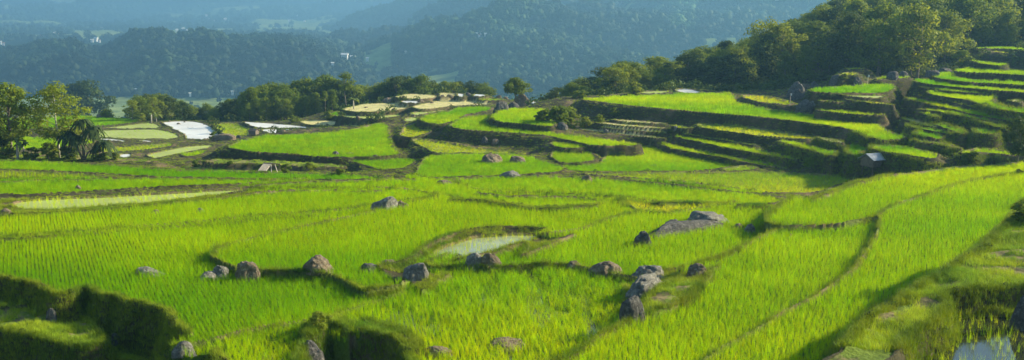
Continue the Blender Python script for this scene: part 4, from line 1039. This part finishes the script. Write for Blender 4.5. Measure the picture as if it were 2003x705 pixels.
def hut(px, py, wpx, rz, label, roofm, wallm, hf=.52, d=None):
    if d is None: x, y, z = pick(px, py, 60)
    else: y = d; x = d * side(px, py); z = -d * slope(py)
    W = wpx * y / F; Dp = W * .8; Hh = W * hf
    e = empty('field_hut', (x, y, z), rz); tag(e, label, 'hut')
    wl = MB(); t = .04
    wl.box((0, -Dp / 2, Hh * .62), (W, t, Hh * .62)); wl.box((0, Dp / 2, Hh * .62), (W, t, Hh * .62))
    wl.box((-W / 2 + t, 0, Hh * .62), (t, Dp - 2 * t, Hh * .62)); wl.box((W / 2 - t, 0, Hh * .62), (t, Dp - 2 * t, Hh * .62))
    for k in range(9): wl.box((-W / 2 + W * (k + .5) / 9, -Dp / 2 - .03, Hh * .62), (W / 9 * .82, .02, Hh * .60))
    for sx in (-1, 1): wl.poly([(sx * (W / 2 - t * .5), -Dp / 2, Hh * .93), (sx * (W / 2 - t * .5), Dp / 2, Hh * .93), (sx * (W / 2 - t * .5), 0, Hh * 1.4)])
    wl.build('wall', wallm, e)
    fl = MB(); fl.box((0, 0, Hh * .28), (W * 1.02, Dp * 1.02, .06)); fl.build('floor', M_WOOD, e)
    for sx in (-1, 1):
        for sy in (-1, 1):
            ps = MB(); ps.tube([(sx * W * .44, sy * Dp * .42, -.6), (sx * W * .44, sy * Dp * .42, Hh * .3)], .05, 6); ps.build('post', M_WOOD, e)
    rf = empty('roof', (0, 0, 0)); rf.parent = e
    L_ = math.hypot(Dp * .68, Hh * .55)
    for sgn in (0, 1):
        c = corrugated(W * 1.14, L_, .025).build('roof_sheet', roofm, rf); c.location = (0, 0, Hh * 1.48); c.rotation_euler = (math.atan2(Hh * .55, Dp * .68), 0, 0)
        if sgn: c.rotation_mode = 'XYZ'; c.matrix_basis = Matrix.Rotation(math.pi, 4, 'Z') @ c.matrix_basis; c.location = (0, 0, Hh * 1.48)
    return e
hut(1711, 336, 43, R(24), 'small raised plank hut under a grey corrugated roof by the right rice slope', M_TIN, M_WOOD, .48)
hut(497, 265, 15, R(-20), 'tiny dark hut beside the second flooded paddy', M_THATCH, M_WOOD, .6)
hut(1591, 137, 16, R(15), 'tiny dark peaked hut among bushes below the hill wood', M_THATCH, M_THATCH, .8)
# slatted lean-to
x, y, z = pick(517, 339, 60)
e = empty('lean_to_shelter', (x, y, z + .1)); tag(e, 'small lean-to of pale slats propped on poles at the field edge', 'shelter')
s_ = y / F * .85
for k in range(7):
    b = MB(); x0 = (-13 + k * 2.9) * s_; b.tube([(x0, -.1, 0), (x0 + 9 * s_, .9, 15 * s_)], 1.15 * s_, 5); b.build('slat', M_SLAT, e)
for x0, x1 in ((14, 13), (28, 22)):
    b = MB(); b.tube([(x0 * s_, .4, -.2), (x1 * s_, .6, 12 * s_)], .045, 5); b.build('pole', M_SLAT, e)
b = MB(); b.tube([(-6 * s_, .85, 15 * s_), (34 * s_, .7, 12.5 * s_)], .06, 5); b.build('beam', M_WOOD, e)
def flagpole(px, yb, yt, label):
    x, y, z = pick(px, yb, 60); H = -slope(yt) * y - z
    e = empty('marker_pole', (x, y, z)); tag(e, label, 'pole')
    b = MB(); b.tube([(0, 0, -.2), (.03, 0, H)], .035, 6); b.build('pole', M_SLAT, e)
    f = MB(); 
    for i in range(4): f.poly([(.02 + .05 * i, .03 * (i % 2), H), (.02 + .05 * (i + 1), .03 * ((i + 1) % 2), H), (.02 + .05 * (i + 1), .03 * ((i + 1) % 2), H - .28), (.02 + .05 * i, .03 * (i % 2), H - .28)])
    f.build('flag', M_WHITE, e)
flagpole(1545, 206, 183, 'thin pole with a white scrap beside the steep boulder'); flagpole(1697, 166, 147, 'thin pole with a pale scrap on the shaded upper field')

def far_pick(px, py):
    d = np.exp(np.linspace(math.log(640), math.log(8000), 2500)); z = far_z(np.full(2500, px), d); b = np.nonzero(z >= -d * slope(py))[0]
    i = b[0] if len(b) else 1000; return float((px - CX) / F * d[i]), float(d[i]), float(z[i])
def house(px, py, wpx, label, red=False, rz=None, group='houses far away in the valley', lat=.7):
    x, y, z = far_pick(px, py); W = wpx * y / F; Dp = W * lat; Hh = min(W * .45, 7)
    e = empty('house', (x, y, z + 1.5), rz if rz is not None else random.uniform(-.5, .5)); tag(e, label, 'house', group)
    b = MB(); b.box((0, 0, Hh / 2), (W, Dp, Hh + 3)); b.build('wall', M_WALL, e)
    r = MB(); o_ = Hh * .12 + .3; zt = Hh + 1.5
    A = [(-W / 2 - o_, -Dp / 2 - o_, zt), (W / 2 + o_, -Dp / 2 - o_, zt), (W / 2 + o_, 0, zt + Hh * .7), (-W / 2 - o_, 0, zt + Hh * .7), (-W / 2 - o_, Dp / 2 + o_, zt), (W / 2 + o_, Dp / 2 + o_, zt)]
    r.v = A; r.f = [(0, 1, 2, 3), (3, 2, 5, 4), (0, 3, 4), (1, 5, 2), (0, 4, 5, 1)]; r.build('roof', M_RED if red else M_WALL, e)
for i, (px, py, w_) in enumerate([(89, 75, 5), (95, 76, 4), (194, 82, 9), (186, 84, 6), (200, 84, 5), (364, 61, 7), (352, 63, 6), (371, 63, 5), (410, 33, 5), (418, 42, 7), (424, 45, 5), (431, 43, 5), (437, 47, 6), (446, 41, 7), (450, 46, 5), (7, 88, 7),
                             (14, 90, 5), (585, 34, 5), (206, 58, 4), (114, 68, 4), (120, 70, 5), (570, 44, 5), (600, 44, 4)]):
    house(px, py, w_ * .8, 'tiny pale house in the scattered village of the hazy upper valley', i % 4 == 0)
for px, py, w_, lb in [(267, 182, 4, 'tiny white house at the foot of the dark ridge, leftmost of three'), (372, 190, 4, 'tiny white house at the foot of the dark ridge, middle of three'), (455, 187, 5, 'tiny white house at the foot of the dark ridge beside the second wood'),
                       (652, 131, 5, 'white house low on the slope where ridge and mountain meet'), (520, 90, 4, 'white house high on the right part of the dark ridge'), (676, 118, 12, 'long bright white building on the mountain foot'), (692, 120, 9, 'shorter white building right of the long bright one'),
                       (720, 121, 5, 'small house right of the two bright white buildings'), (795, 108, 4, 'lone white house on the lower mountain slope'), (737, 87, 4, 'lone white house higher on the mountain slope'), (1514, 2, 7, 'white house high on the mountain near the top edge')]:
    house(px, py, w_, lb, group=None)
for i, (px, py) in enumerate([(925, 70), (933, 72), (941, 69), (950, 73), (938, 75)]): house(px, py, 4, 'tiny house in the hamlet halfway up the blue mountain', i % 2 == 0, group='houses of the mountain hamlet')
# ------------------------------------------------------------------ haze
mb = MB(); mb.box((0, 4400, 160), (12000, 10400, 620))
m, nt, out = mat('haze_air'); v = N(nt, 'ShaderNodeVolumePrincipled'); v.inputs['Color'].default_value = (.26, .60, .99, 1)
v.inputs['Density'].default_value = 3.9e-4; v.inputs['Anisotropy'].default_value = .3; L(nt, v, 0, out, 1)
o = mb.build('haze', m); tag(o, 'pale blue haze filling the valley air', 'haze', kind='stuff')

# ------------------------------------------------------------------ light
SAZ, SEL = R(73), R(24)       # azimuth clockwise from the view direction (+Y), elevation
w = bpy.data.worlds.new('World'); scene.world = w; w.use_nodes = True; nt = w.node_tree
bg = nt.nodes['Background']; sky = nt.nodes.new('ShaderNodeTexSky'); sky.sky_type = 'NISHITA'; sky.sun_disc = False
sky.sun_elevation = SEL; sky.sun_rotation = SAZ; sky.air_density = 1.0; sky.dust_density = 1.0
nt.links.new(sky.outputs[0], bg.inputs[0]); bg.inputs[1].default_value = .06
sl = bpy.data.lights.new('sun', 'SUN'); sl.energy = 5.0; sl.angle = R(.6); sl.color = (1, .885, .62)
so = bpy.data.objects.new('sun', sl); COL.objects.link(so)
dirv = Vector((math.sin(SAZ) * math.cos(SEL), math.cos(SAZ) * math.cos(SEL), math.sin(SEL)))
so.rotation_euler = dirv.to_track_quat('Z', 'Y').to_euler(); so.location = (60, 20, 40)

vs = scene.view_settings; vs.view_transform = 'Standard'; vs.look = 'None'; vs.exposure = 1.54; vs.gamma = 1; vs.use_curve_mapping = False
cy = scene.cycles; cy.max_bounces = 6; cy.diffuse_bounces = 2; cy.glossy_bounces = 2; cy.transmission_bounces = 3; cy.volume_bounces = 0; cy.transparent_max_bounces = 4
cy.use_denoising = True; cy.sample_clamp_indirect = 6
cy.use_adaptive_sampling = True; cy.adaptive_threshold = .02
